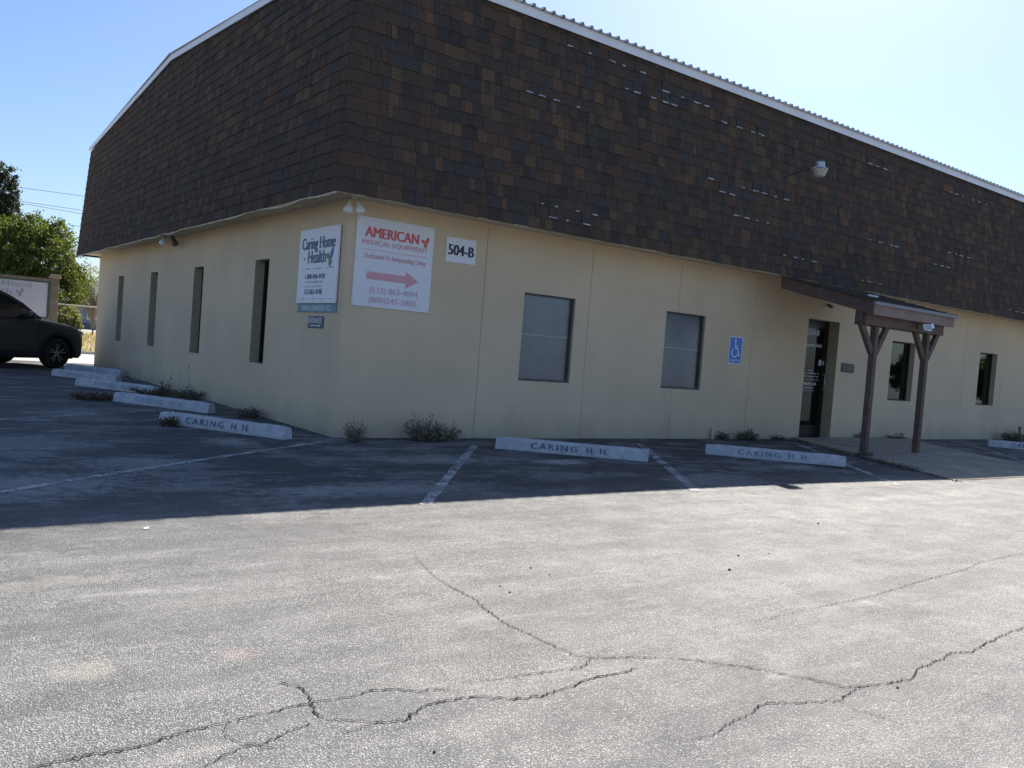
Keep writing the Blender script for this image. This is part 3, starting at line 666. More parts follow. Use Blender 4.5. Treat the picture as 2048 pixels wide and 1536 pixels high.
t.build('round_decal', M['white'], door)
t = MB(); t.box((b-.045, dr-.002, 1.30), (b-.02, dr+.003, 1.37)); t.build('lock_plate', M['white'], door)

# ------------------------------------------------------------------ signs on the walls
FX, FZ, FN = (1, 0, 0), (0, 0, 1), (0, -1, 0)
def board(name, label, cat, x0, x1, z0, z1, side, m, th=.012, tilt=0, gap=.002):
    if side == 'F': t = thing(name, label, cat, ((x0+x1)/2, -gap, z0)); O, U, N = (0, -gap-th, 0), (1, 0, 0), (0, -1, 0)
    else: t = thing(name, label, cat, (-gap, (x0+x1)/2, z0)); O, U, N = (-gap-th, 0, 0), (0, -1, 0), (-1, 0, 0)
    s = 1 if side == 'F' else -1
    u0, u1 = (x0, x1) if side == 'F' else (-x0, -x1)
    mb = MB(); c, s2 = math.cos(tilt), math.sin(tilt); um, zm = (u0+u1)/2, (z0+z1)/2
    U = Vector(U); Uz = U*c+Vector((0, 0, 1))*s2; Vz = Vector((0, 0, 1))*c-U*s2; Oc = Vector(O)+U*um+Vector((0, 0, zm))
    hw, hh = abs(u1-u0)/2, (z1-z0)/2
    mb.prism([(-hw, -hh), (hw, -hh), (hw, hh), (-hw, hh)], Oc, Uz, Vz, N, -th, 0)
    mb.build('board', m, t, bevel=.002)
    return t, (Oc, Uz, Vz, N), hw, hh
def butterfly(mb, fr, x, y, s, mi=0):
    O, U, V, N = fr
    up = [(0, 0), (.08, .5), (.5, 1.0), (.68, .62), (.55, .12), (.2, -.12)]
    lo = [(.03, -.06), (.34, -.16), (.36, -.52), (.05, -.82), (-.26, -.62), (-.3, -.25)]
    lw = [(0, .04), (-.3, .42), (-.8, .36), (-.66, -.02), (-.22, -.16)]
    for k, poly in enumerate((up, lo, lw)):
        mb.prism([(x+a*s, y+b*s) for a, b in poly], O, U, V, N, .0, .0025+.0006*k, mi if not isinstance(mi, tuple) else mi[k])
# American Medical Equipment
t, fr, hw, hh = board('medical_equipment_sign', 'large white sign with faded red AMERICAN MEDICAL EQUIPMENT lettering and arrow beside the corner', 'sign', .10, 1.095, 1.487, 2.485, 'F', M['signw'], tilt=-.003)
m = MB(); m.text('AMERICAN', *fr, -.05, .335, .68, .115, bold=.06); butterfly(m, fr, .385, .31, .075); m.build('title_lettering', M['red'], t)
m = MB(); m.text('MEDICAL EQUIPMENT', *fr, .0, .215, .84, .062, bold=.03); m.build('lettering', M['pink'], t); m = MB(); m.prism([(-.42, .137), (.42, .137), (.42, .144), (-.42, .144)], *fr, 0, .002); m.build('printed_line', M['pink'], t); m = MB(); m.text('Dedicated To Independing Living', *fr, .01, .062, .80, .075, shear=.25, bold=.02); m.build('lettering', M['pink'], t)
m = MB(); ar = [(-.34, -.105), (.16, -.105), (.16, -.055), (.33, -.155), (.16, -.245), (.16, -.19), (-.34, -.19)]; m.prism(ar, *fr, 0, .002); m.build('arrow', M['pink'], t)
m = MB(); m.text('(512) 863-4094', *fr, 0.02, -.315, .62, .085, bold=.012); m.text('(800)245-3803', *fr, .01, -.425, .60, .085, bold=.012); m.build('phone_lettering', M['pink2'], t)
m = MB()
for sx, sy in ((-.48, .02), (.48, .0), (-.48, .47), (.48, .47), (-.48, -.47), (.48, -.47)): m.prism([(sx-.006, sy-.006), (sx+.006, sy-.006), (sx+.006, sy+.006), (sx-.006, sy+.006)], *fr, 0, .004)
m.build('screws', M['galv'], t)
# 504-B
t, fr, hw, hh = board('unit_number_sign', 'small white 504-B sign on the wall right of the large red and white sign', 'sign', 1.272, 1.697, 2.122, 2.417, 'F', M['signw'], tilt=.0)
m = MB(); m.text('504-B', *fr, 0, 0, .36, .125, bold=.06); m.build('lettering', M['ink'], t)
# accessible parking
t, fr, hw, hh = board('accessible_parking_sign', 'blue accessible parking sign with white wheelchair symbol on the tan wall', 'sign', 6.565, 6.885, 1.185, 1.62, 'F', M['white'], th=.006)
m = MB(); m.prism([(-.143, -.200), (.143, -.200), (.143, .200), (-.143, .200)], *fr, 0, .0015); m.build('blue_face', M['blue'], t)
m = MB(); O, U, V, N = fr
def strip(m, pts, w_, o=.0035):
    for p, q in zip(pts[:-1], pts[1:]):
        p, q = Vector(p), Vector(q); d = (q-p).normalized(); n2 = Vector((-d.y, d.x))*w_/2; p = p-d*w_*.3; q = q+d*w_*.3
        o += .0003; m.prism([tuple(p-n2), tuple(q-n2), tuple(q+n2), tuple(p+n2)], O, U, V, N, .001, o)
arc = [(-.02+.068*math.cos(R(a_)), -.035+.068*math.sin(R(a_))) for a_ in range(125, 345, 14)]
strip(m, arc, .021); strip(m, [(-.015, .115), (-.012, .035), (.045, .03), (.075, -.075), (.10, -.068)], .024, .0065); strip(m, [(-.012, .07), (.04, .07)], .018, .0083)
hd = [(-.018+.027*math.cos(i*.7854), .153+.027*math.sin(i*.7854)) for i in range(8)]; m.prism(hd, O, U, V, N, .0015, .0035)
m.text('PARKING', *fr, 0, -.16, .235, .042, bold=.02, off=.003); m.build('symbol', M['white'], t)
# plaque right of the door
t, fr, hw, hh = board('door_plaque', 'small dark weathered plaque on the wall right of the glass door', 'plaque', 9.66, 10.06, 1.205, 1.365, 'F', M['plaq'], tilt=-.02)
m = MB()
for y, w_ in ((.035, .30), (0, .32), (-.035, .26)): m.prism([(-w_/2, y-.006), (w_/2, y-.006), (w_/2, y+.006), (-w_/2, y+.006)], *fr, 0, .0015)
m.build('raised_lines', mat('plaque_line', (.14, .125, .12), .5), t)
# Caring Home Health on the left wall
t, fr, hw, hh = board('home_health_sign', 'white Caring Home Health sign with phone numbers on the side wall near the corner', 'sign', .135, 1.25, 1.495, 2.372, 'L', M['signw'], th=.02, gap=.012)
m = MB(); m.text('Caring Home', *fr, 0.0, .245, .94, .185, bold=.05); m.text('Health', *fr, -.02, .105, .50, .15, bold=.05); m.prism([(-.42, .09), (-.39, .105), (-.36, .09), (-.39, .075)], *fr, 0, .002)
m.build('title_lettering', M['teal'], t)
m = MB(); butterfly(m, fr, .35, .08, .13, (0, 1, 1)); m.build('butterfly', [M['bluep'], M['green']], t)
m = MB()
for x0_, x1_ in ((-.46, -.20), (-.12, .12), (.22, .46)): m.prism([(x0_, -.035), (x1_, -.037), (x1_, -.027), (x0_, -.033)], *fr, 0, .002)
m.text('1-800-846-4420', *fr, -.04, -.125, .56, .060, bold=.03); m.text('512-863-4748', *fr, -.07, -.305, .50, .060, bold=.03); m.build('phone_lettering', M['teal'], t)
m = MB(); m.text('www.caringhh.com', *fr, -.06, -.19, .50, .036); m.text('Nurses for Homecare 24 hr', *fr, -.06, -.24, .50, .022); m.build('web_lettering', M['grey_ink'], t)
m = MB()
for x0_, w_ in ((-.50, .03), (-.42, .12), (-.22, .05), (-.12, .15), (.12, .14), (.34, .13)): m.prism([(x0_, -.395), (x0_+w_, -.395), (x0_+w_, -.385), (x0_, -.385)], *fr, 0, .002)
m.build('footer_print', M['pale_ink'], t)
t, fr, hw, hh = board('street_address_sign', 'narrow teal 504-B LEANDER RD. board directly beneath the white home health sign', 'sign', .14, 1.245, 1.392, 1.490, 'L', M['tealb'], th=.012)
m = MB(); m.text('504-B LEANDER RD.', *fr, 0.02, -.002, .84, .058, bold=.04); m.build('lettering', M['white'], t)
t, fr, hw, hh = board('entrance_sign', 'small navy ENTRANCE sign with white arrow, lowest on the side wall', 'sign', .465, .905, 1.205, 1.345, 'L', M['navy'], th=.008)
m = MB(); m.text('ENTRANCE', *fr, 0, .018, .38, .066, bold=.04); m.build('lettering', M['white'], t); m = MB(); m.prism([(-.14, -.045), (.11, -.045), (.11, -.052), (.15, -.040), (.11, -.028), (.11, -.036), (-.14, -.036)], *fr, 0, .002); m.build('arrow', M['white'], t)

# ------------------------------------------------------------------ wall lamps
def par(mb_s, mb_b, p, d, s=1.):
    d = Vector(d).normalized(); q = d.to_track_quat('Z', 'Y').to_matrix().to_4x4(); Mx = Matrix.Translation(p) @ q
    mb_s.lathe([(.0, 0), (.026*s, .0), (.03*s, .05*s), (.036*s, .075*s)], 12, 0, Mx)
    mb_b.lathe([(.026*s, .07*s), (.036*s, .09*s), (.056*s, .118*s), (.063*s, .145*s), (.055*s, .168*s), (.028*s, .182*s), (0.001, .185*s)], 16, 0, Mx)
def floodlight(label, p, dirs, dark, grp=None):
    t = thing('floodlight', label, 'lamp', p, 0, grp); p = Vector(p)
    m = MB(); m.lathe([(.0, -.03), (.055, -.03), (.055, 0), (.0, 0)], 14, 0, Matrix.Translation(p)); m.build('base_plate', M['fixture'], t, smooth=False)
    for (off, d), dk in zip(dirs, dark):
        s_, b_ = MB(), MB(); o_ = p+Vector(off); s_.tube([p+Vector((0, 0, -.02)), p+Vector((off[0]*.6, off[1]*.6, -.05)), o_], .011, 8)
        par(s_, b_, o_, d, .95); s_.build('socket', M['darkbulb'] if dk else M['fixture'], t, smooth=True); b_.build('bulb', M['darkbulb'] if dk else M['bulb'], t, smooth=True)
floodlight('twin white floodlight hanging from the soffit at the building corner', (-.055, -.22, ZW), [((-.03, .02, -.035), (-.12, .0, -1)), ((.035, -.01, -.03), (.22, -.15, -1))], (0, 0))
floodlight('floodlight under the side soffit with one pale and one dark bulb', (-.20, 6.62, ZW), [((-.05, .03, -.03), (-.4, .0, -1)), ((.04, -.03, -.03), (.3, -.4, -.9))], (0, 1))
# cable from the corner lamp
pts = [(-.22, -.28, ZW-.02), (-.27, -.05, ZW-.045), (-.30, .4, ZW-.055), (-.30, .8, ZW-.045), (-.345, 1.15, ZW-.06), (-.365, 1.6, ZW-.05), (-.38, 2.1, ZW-.055), (-.37, 2.6, ZW-.04), (-.38, 3.3, ZW-.05), (-.36, 4.2, ZW-.03), (-.33, 5.2, ZW-.045), (-.25, 6.5, ZW-.02)]
m = MB(); m.tube(pts, .007, 6); o = m.build('lamp_cable', M['cable'], smooth=True); tag(o, 'thin cable sagging along the side soffit between the two floodlights', 'cable')
# mansard yard light
lp = Vector((6.66, -1.28, 4.06)); t = thing('yard_light', 'round yard light with ribbed lens on a curved arm from the shingled mansard', 'lamp', (6.85, -.44, 3.9)); 
m = MB(); m.tube([(6.88, -.44, 4.06), (6.86, -.62, 4.10), (6.80, -.85, 4.12), (6.72, -1.10, 4.12), (6.69, -1.2, 4.115)], .010, 8); m.box((6.85, -.47, 4.02), (6.91, -.435, 4.10)); m.build('arm', M['armp'], t, smooth=False)
Mx = Matrix.Translation(lp)
m = MB(); m.lathe([(.0, .115), (.058, .115), (.066, .10), (.068, .035), (.112, .02), (.118, .01), (.0, .008)], 24, 0, Mx); m.bar(lp+Vector((.02, .08, .035)), lp+Vector((.05, .17, .05)), .05, .045); m.build('housing', M['galv'], t, smooth=False)
m = MB(); pr = [(.0, .006)]
for i in range(9): pr.append((.112-.0045*i+(.004 if i % 2 else 0), .004-.0115*i))
pr += [(.05, -.105), (.0, -.107)]; m.lathe(pr, 28, 0, Mx); m.build('ribbed_lens', M['refr'], t)
# camera dome above door
t = thing('security_camera', 'small dark security camera on the wall above the glass door', 'camera', (9.06, 0, 2.34)); m = MB(); m.lathe([(.0, 0), (.03, 0), (.03, .02), (0, .02)], 12, 0, Matrix.Translation((9.06, -.001, 2.34)) @ Matrix.Rotation(R(90), 4, 'X')); m.build('mount', M['fixture'], t)
m = MB(); m.tube([(9.06, -.02, 2.34), (9.055, -.05, 2.335), (9.05, -.12, 2.30)], [.012, .028, .026], 12); m.build('body', M['darkbulb'], t, smooth=True)

# ------------------------------------------------------------------ canopy
CX0, CX1, CY0, CY1 = 7.12, 9.36, -2.05, -.48
cz = lambda y: 2.21+(y-CY0)*(2.60-2.21)/(CY1-CY0)
T = thing('entrance_canopy', 'brown timber canopy with sloping shingled roof and two braced posts over the entrance', 'canopy', (8.24, -1.84, 0))
m = MB(); m.prism([(CY0, cz(CY0)-.02), (CY1, cz(CY1)-.02), (CY1, cz(CY1)), (CY0, cz(CY0))], (CX0-.02, 0, 0), (0, 1, 0), (0, 0, 1), (1, 0, 0), 0, CX1-CX0+.04); m.build('roof_deck', M['wood'], T)
m = MB(); s_ = (CY1-CY0)/9
colr = []
mbk = MB()
for r_ in range(9):
    u = CX0-.05
    while u < CX1+.05:
        w_ = random.choice((.12, .18, .24, .3)); u1 = min(u+w_, CX1+.05); y0 = CY0-.04+r_*s_; y1 = y0+s_+.04; zz0, zz1 = cz(y0)+.018+random.uniform(0, .004), cz(y1)+.006
        q = MB(); q.add([(u+.002, y0, zz0-.012), (u1-.002, y0, zz0-.012), (u1-.002, y1, zz1-.008), (u+.002, y1, zz1-.008), (u+.002, y0, zz0), (u1-.002, y0, zz0), (u1-.002, y1, zz1), (u+.002, y1, zz1)], BOXF)
        q.build('shingle', SHM[random.choice((2, 3, 4, 4, 7))], T); u = u1
m = MB(); m.box((CX0, CY0-.003, cz(CY0)-.185), (CX1, CY0+.035, cz(CY0)-.022)); m.build('front_fascia', M['fasc'], T, bevel=.003)
m = MB(); m.box((CX0-.045, CY0-.045, cz(CY0)-.045), (CX1+.045, CY0-.004, cz(CY0)+.0)); m.build('drip_edge', M['drip'], T)
for xx in (CX0-.025, CX1+.002):
    m = MB(); m.prism([(CY0, cz(CY0)-.185), (CY1, cz(CY1)-.185), (CY1, cz(CY1)-.022), (CY0, cz(CY0)-.022)], (xx, 0, 0), (0, 1, 0), (0, 0, 1), (1, 0, 0), 0, .022); m.build('side_fascia', M['wood'], T)
PY = -1.84
m = MB(); m.box((CX0+.02, PY-.09, 1.885), (CX1-.02, PY-.052, 2.10)); m.build('beam', M['wood'], T, bevel=.003)
m = MB(); m.box((CX0+.02, PY+.052, 1.885), (CX1-.02, PY+.09, 2.10)); m.build('beam', M['wood'], T, bevel=.003)
for i in range(4):
    x_ = CX0+.25+i*.58; m = MB(); m.prism([(CY0+.04, cz(CY0+.04)-.12), (CY1, cz(CY1)-.12), (CY1, cz(CY1)-.021), (CY0+.04, cz(CY0+.04)-.021)], (x_, 0, 0), (0, 1, 0), (0, 0, 1), (1, 0, 0), 0, .038); m.build('rafter', M['wood'], T)
for px_, ls in ((7.535, (-.40, .33)), (9.0, (-.38, .34))):
    z0 = walk_pt(px_, PY)-.01
    m = MB(); m.box((px_-.045, PY-.045, z0), (px_+.045, PY+.045, 2.10)); p = m.build('post', M['wood'], T, bevel=.006)
    for l_ in ls:
        m = MB(); sx = 1 if l_ > 0 else -1; m.bar((px_+sx*.052, PY, 1.50), (px_+l_, PY, 1.935), .085, .06, up=(0, 1, 0)); 
        if sx < 0: m.box((px_+l_-.035, PY-.043, 1.93), (px_+l_+.045, PY+.043, 2.08))
        m.build('brace', M['wood'], p)
m = MB(); m.box((7.85, -1.5, cz(-1.5)+.02), (8.12, -1.46, cz(-1.46)+.035)); m.build('flashing_strip', M['galv'], T)
# floodlight on canopy beam
t = thing('flood_lamp', 'rectangular white flood lamp on the canopy beam between the posts', 'lamp', (8.55, -1.95, 2.0))
m = MB(); m.box((8.50, -1.965, 1.93), (8.56, -1.935, 1.99)); m.build('bracket', M['darkbulb'], t)
m = MB(); Mr = Matrix.Translation((8.56, -2.09, 1.955)) @ Matrix.Rotation(R(-18), 4, 'X'); m.box((-.12, -.012, -.048), (.07, .02, .048), 0, Mr); h = m.build('housing', M['white_metal'], t, bevel=.004)
m = MB(); m.box((-.108, -.015, -.037), (.058, -.0125, .037), 0, Mr); m.build('glass', mat('lamp_face', (.25, .27, .3), .15), t)
m = MB(); m.box((.085, -.02, -.03), (.15, .03, .045), 0, Mr @ Matrix.Rotation(R(-12), 4, 'Y')); m.build('sensor', M['white_metal'], t, bevel=.005)

# ------------------------------------------------------------------ parking stops
def stop_mesh():
    L_ = .86; prof = [(-.075, 0), (.075, 0), (.075, .03), (.055, .125), (.04, .135), (-.04, .135), (-.055, .125), (-.075, .03)]
    m = MB(); k = len(prof); n_ = 13; xs_ = np.linspace(-L_, L_, n_)
    rr = random.Random(3)
    for i, x_ in enumerate(xs_):
        for j, (y_, z_) in enumerate(prof):
            c = 1 if 0 < i < n_-1 else .94
            m.v.append((x_+rr.uniform(-.002, .002), y_*c+rr.uniform(-.003, .003), z_*(1 if z_ < .05 else c)+(rr.uniform(-.004, .003) if z_ > .01 else 0)))
    for i in range(n_-1):
        for j in range(k):
            a_, b_ = i*k+j, i*k+(j+1) % k; m.f.append((a_, a_+k, b_+k, b_)[::-1]); m.m.append(0)
    m.f.append(tuple(range(k))[::-1]); m.f.append(tuple((n_-1)*k+j for j in range(k))); m.m += [0, 0]
    return m
SF = (Vector((0, -.0795, .012)), Vector((1, 0, 0)), Vector((0, .205, .979)).normalized(), Vector((0, -.979, .205)).normalized())
def make_stop(label, ink, x=0.):
    t = thing('parking_stop', label, 'parking stop', (0, 0, 0), 0, 'painted parking stops along the building')
    stop_mesh().build('kerb_block', M['stop'], t, local=True, bevel=.004)
    m = MB()
    # stencil letters: slit through the middle like a real stencil
    m.text('CARING', *SF, x-.20, .060, .52, .066, bold=.05, spacing=1.35, off=.006); m.build('stencil_lettering', ink, t, local=True)
    for hx_ in (.21, .36): m = MB(); m.text('H.', *SF, x+hx_, .060, .085, .066, bold=.05, off=.006); m.build('stencil_lettering', ink, t, local=True)
    m = MB()
    for sx in (-.72, .72): m.lathe([(.0, 0), (.014, 0), (.012, .01), (0, .012)], 8, 0, Matrix.Translation((sx, 0, .131)))
    m.build('anchor_pin', M['galv'], t, local=True)
    return t
def put(t, a, b, label):
    # a,b: ground points of the front bottom edge, left and right as seen from the lot
    a, b = Vector(a), Vector(b); d = (b-a).normalized(); c = (a+b)/2; n_ = Vector((-d.y, d.x)); c = c+n_*.075
    t.location = (c.x, c.y, gz(c.x, c.y)); t.rotation_euler = (random.uniform(-.01, .01), random.uniform(-.004, .004), math.atan2(d.y, d.x)); t['label'] = label
    return t
st = make_stop('x', M['stopink']); st2 = make_stop('x', M['stopink2'], .02)
put(st, (1.53, -.96), (2.84, -2.07), 'white parking stop with dark CARING H.H. below the first blinds window')
st3 = make_stop('x', M['stopink3'])
put(st3, (4.48, -1.59), (5.60, -2.68), 'white parking stop between the second blinds window and the walkway')
put(copy_tree(st), (-1.55, 1.30), (-.64, -.19), 'white parking stop nearest the building corner on the side wall, brown weed in front')
put(st2, (-1.47, 3.93), (-.66, 2.50), 'second white parking stop from the corner on the side wall')
put(copy_tree(st2), (-1.48, 6.77), (-.66, 5.35), 'third white parking stop along the side wall, half hidden by dry weeds')
put(copy_tree(st2), (-1.51, 9.19), (-.72, 7.70), 'fourth white parking stop along the side wall, in front of the car')
put(copy_tree(st2), (-.98, 11.35), (-.2, 9.8), 'farthest white parking stop by the front wheel of the car')
put(copy_tree(st), (13.27, -1.08), (14.35, -2.3), 'white parking stop at the right edge beyond the walkway')

# ------------------------------------------------------------------ weeds
def weed(label, x, y, rx, ry, h, n_, m_, leaf=.03, dry=False, seed=0, name='weed', cat='weed', pale=False):
    rr = random.Random(seed+17); mb = MB(); z0 = gz(x, y)-.004
    for i in range(n_):
        a_ = rr.uniform(0, 6.283); r_ = math.sqrt(rr.random()); bx_, by_ = x+rx*.5*r_*math.cos(a_), y+ry*.5*r_*math.sin(a_)
        lean = Vector((math.cos(a_)*rx, math.sin(a_)*ry, 0))*rr.uniform(.1, .55); hh_ = h*(1-.55*r_)*rr.uniform(.5, 1.05)
        pts_ = [Vector((bx_, by_, z0))+lean*(t*t)+Vector((0, 0, hh_*t)) for t in (0, .35, .7, 1)]
        mb.tube(pts_, [.0022, .0018, .0014, .0008], 3, 1, caps=False)
        for k in range(7):
            t = rr.uniform(.15, 1); p = pts_[0]+lean*(t*t)+Vector((0, 0, hh_*t)); d = Vector((rr.gauss(0, 1), rr.gauss(0, 1), rr.gauss(.35, .5))).normalized(); s_ = leaf*rr.uniform(.5, 1.2)
            w_ = d.cross(Vector((rr.gauss(0, 1), rr.gauss(0, 1), rr.gauss(0, 1)))).normalized()*s_*.28
            if rr.random() < .5: mb.add([p, p+d*s_*.5+w_, p+d*s_, p+d*s_*.5-w_], [(0, 1, 2, 3)], 0)
            else: mb.add([p, p+d*s_*.45+w_*.7, p+d*s_*1.3, p+d*s_*.45-w_*.7], [(0, 1, 2, 3)], 0 if not dry else 1)
    o = mb.build(name, [M['weedb'] if dry else M['weedl'] if pale else M['weed'], M['weedb']]); return tag(o, label, cat)
weed('low weed clump right at the foot of the building corner', .10, -.33, .20, .14, .30, 80, 0, .03, seed=1, pale=True)
weed('biggest grey green weed clump against the wall under the large sign', 1.02, -.24, .30, .18, .40, 150, 0, .034, seed=2, pale=True)
weed('smaller weed clump touching the biggest one on its right', 1.33, -.24, .24, .16, .29, 90, 0, .032, seed=3, pale=True)
weed('low green weed at the side wall beside the nearest parking stop', -.22, 2.12, .2, .28, .19, 70, 0, .04, seed=4)
weed('dark weed tuft at the foot of the side wall with the tall stalk', -.22, 4.9, .28, .5, .19, 90, 0, .04, seed=5)
weed('single tall thin weed stalk growing against the side wall', -.10, 5.28, .06, .06, .62, 3, 0, .05, seed=6)
weed('dark matted weeds behind the second and third parking stops', -.62, 5.6, .42, 1.0, .14, 230, 0, .04, True, seed=7)
weed('small leafy sprig against the side wall left of the tall stalk', -.08, 6.7, .12, .12, .28, 6, 0, .05, seed=8)
weed('reddish brown dead weed heap left of the second parking stop', -1.68, 4.2, .40, .36, .13, 190, 0, .035, True, seed=9)
weed('brown weed clump leaning on the face of the nearest side parking stop', -1.50, 1.00, .13, .13, .14, 100, 0, .03, True, seed=10)
weed('small weed by the pipe stub left of the entrance', 6.50, -.10, .13, .11, .17, 40, 0, .04, seed=11)
weed('wide weed clump at the wall between pipe stub and door', 7.02, -.14, .28, .16, .20, 70, 0, .045, seed=12)
weed('low weed clump just left of the door threshold', 7.86, -.12, .22, .13, .11, 26, 0, .04, seed=13)
weed('grass tuft at the foot of the left canopy post', 7.36, -1.95, .22, .14, .12, 50, 0, .035, seed=14)
weed('dark leafy sprig on the wall foot between door and left canopy post', 10.35, -.10, .16, .10, .18, 14, 0, .05, seed=15)
weed('spreading weed at the wall foot between the two canopy posts', 11.5, -.12, .40, .14, .17, 30, 0, .05, seed=16)
weed('dark weed clump behind the rightmost parking stop', 16.0, -.3, .45, .25, .28, 110, 0, .05, seed=18)
weed('weed clump at the right edge beside the upright pipe', 17.3, -.2, .40, .2, .25, 40, 0, .05, seed=19)
# grass line along the walkway edge
mb = MB(); rr = random.Random(5)
for (P0, P1, n_, hgt) in (((8.3, -.15), (7.97, -.64), 60, .05), ((7.97, -.64), (7.39, -1.73), 130, .035), ((7.39, -1.73), (6.8, -3.1), 260, .06), ((6.8, -3.1), (6.4, -3.8), 50, .03), ((11.21, -.96), (10.4, -2.6), 120, .03)):
    for i in range(n_):
        t = rr.random(); x = P0[0]+(P1[0]-P0[0])*t+rr.gauss(0, .035)-.03; y = P0[1]+(P1[1]-P0[1])*t+rr.gauss(0, .03); z = gz(x, y)
        a_ = rr.uniform(0, 6.28); hh = hgt*rr.uniform(.4, 1.5); dx, dy = math.cos(a_)*.006, math.sin(a_)*.006
        mb.add([(x-dx, y-dy, z), (x+dx, y+dy, z), (x+rr.gauss(0, .03), y+rr.gauss(0, .03), z+hh)], [(0, 1, 2)], rr.choice((0, 0, 1)))
o = mb.build('edge_grass', [M['weed'], M['weedb']]); o['kind'] = 'stuff'; tag(o, 'low grass growing along the edge of the concrete walkway', 'grass')
# gravel and debris at the wall foot
mb = MB()
def pebble(mb, x, y, s, mi=0, z=None):
    z = gz(x, y) if z is None else z
    vs = [(x+s*rr.uniform(.6, 1)*math.cos(a), y+s*rr.uniform(.6, 1)*math.sin(a), z) for a in (0, 1.57, 3.14, 4.71)]
    mb.add(vs+[(x+rr.uniform(-.2, .2)*s, y+rr.uniform(-.2, .2)*s, z+s*rr.uniform(.5, .9))], [(0, 1, 4), (1, 2, 4), (2, 3, 4), (3, 0, 4)], mi)
for i in range(900):
    x = rr.uniform(0, 17); y = -abs(rr.gauss(.01, .05))-.004
    pebble(mb, x, y, rr.uniform(.004, .014), rr.choice((0, 0, 1)))
for i in range(900):
    y = rr.uniform(0, 13); x = -abs(rr.gauss(.01, .07))-.004
    pebble(mb, x, y, rr.uniform(.004, .016), rr.choice((0, 0, 1)))
for i in range(900):
    x = rr.uniform(-4.5, 9); y = rr.uniform(-8, -.2); pebble(mb, x, y, rr.uniform(.0015, .004), rr.choice((0, 0, 0, 0, 1)))
o = mb.build('loose_gravel', [M['rock'], M['darkrock']]); o['kind'] = 'stuff'; tag(o, 'scattered loose grit on the asphalt and along the wall foot', 'gravel')
PB = [(-1.305,-5.292,.008),(0.084,-5.52,.009),(-0.256,-5.73,.012),(-1.652,-5.504,.006),(1.607,-5.045,.011),(0.332,-5.553,.006),(-1.292,-5.43,.006),(-1.038,-7.135,.007),(-2.777,-6.761,.006),(-1.668,-5.603,.007)]
PL_ = {2: 'largest dark pebble on the sunlit asphalt, right of the long crack', 4: 'dark pebble nearest the entrance side on the sunlit asphalt', 1: 'dark pebble just above the largest one on the sunlit asphalt', 0: 'dark pebble close to the start of the long crack'}
for i, (x, y, s) in enumerate(PB):
    s *= .75
    mb = MB(); mb.lathe([(.0, 0), (s*.8, .0), (s, s*.4), (s*.6, s*.9), (0.0001, s)], 7, 0, Matrix.Translation((x, y, gz(x, y)+.001)))
    o = mb.build('pebble', M['darkrock']); tag(o, PL_.get(i, 'small dark pebble lying on the sunlit asphalt'), 'pebble', 'dark pebbles on the sunlit asphalt')
mb = MB(); mb.prism([(0, 0), (.03, .005), (.028, .022), (.004, .018)], (-2.868, -3.849, gz(-2.868, -3.849)+.004), (1, 0, 0), (0, .9, .3), (0, -.3, .9), 0, .003)
o = mb.build('paper_scrap', M['white']); tag(o, 'tiny white paper scrap on the sunlit asphalt beside the shadow edge', 'litter')
# pipe stubs
for i, (x, y, h, lb) in enumerate(((6.30, -.05, .17, 'short grey pipe stub at the wall foot left of the entrance'), (16.75, -.12, .30, 'upright pipe stub at the wall foot behind the rightmost parking stop'), (17.05, -.12, .27, 'second upright pipe stub, just right of the one behind the last parking stop'))):
    mb = MB(); mb.tube([(x, y, -.02), (x, y, h)], .022, 10); mb.tube([(x, y, h-.02), (x, y, h+.012)], .028, 10); o = mb.build('pipe_stub', M['fixture'] if i == 0 else M['darkbulb'], smooth=False); tag(o, lb, 'pipe')
#__PART2__
# ------------------------------------------------------------------ car
M['paint'] = mat('dark_grey_car_paint', (.065, .06, .052), .28, metal=.3, var=.03); M['clad'] = mat('black_plastic', (.012, .012, .013), .6, var=.1)
M['tyre'] = mat('tyre_rubber', (.015, .015, .016), .8); M['rim'] = mat('machined_alloy', (.42, .40, .38), .35, metal=.7); M['rimd'] = mat('dark_alloy', (.03, .03, .032), .4, metal=.5)
M['lens'] = mat('headlamp_lens', (.25, .27, .3), .1); M['tail'] = mat('tail_lamp_red', (.25, .01, .01), .2)
hd_ = Vector((.85, .525, 0)).normalized(); ang = math.atan2(hd_.y, hd_.x); rt = Vector((hd_.y, -hd_.x, 0))
base = Vector((-1.12, 11.74, 0)) - hd_*1.33 - rt*.80
base.z = 0
CT = thing('parked_car', 'dark grey crossover car parked nose to the building in its shade', 'car', base, ang)
def interp(x, T): return float(np.interp(x, [t[0] for t in T], [t[1] for t in T]))
ZS = [(-2.2, .72), (-2.12, .95), (-1.9, 1.06), (-1.0, 1.06), (.6, 1.03), (.95, 1.02), (1.3, .985), (1.7, .93), (1.95, .86), (2.1, .76), (2.17, .64), (2.2, .52)]
WD = [(-2.2, .70), (-2.1, .82), (-1.9, .89), (-1.4, .915), (1.4, .915), (1.7, .90), (1.9, .86), (2.05, .78), (2.15, .66), (2.2, .52)]
xsn = sorted(set([round(v, 3) for v in np.linspace(-2.2, 2.2, 75)] + [2.17, 2.13, -2.17]))
def zbot(x):
    z = .24 if abs(x) < 1.9 else .24+.08*((abs(x)-1.9)/.3)
    for xw in (1.33, -1.33):
        d = abs(x-xw)
        if d < .40: z = max(z, math.sqrt(.40**2-d*d)+.31)
    return z
m = MB(); K = None
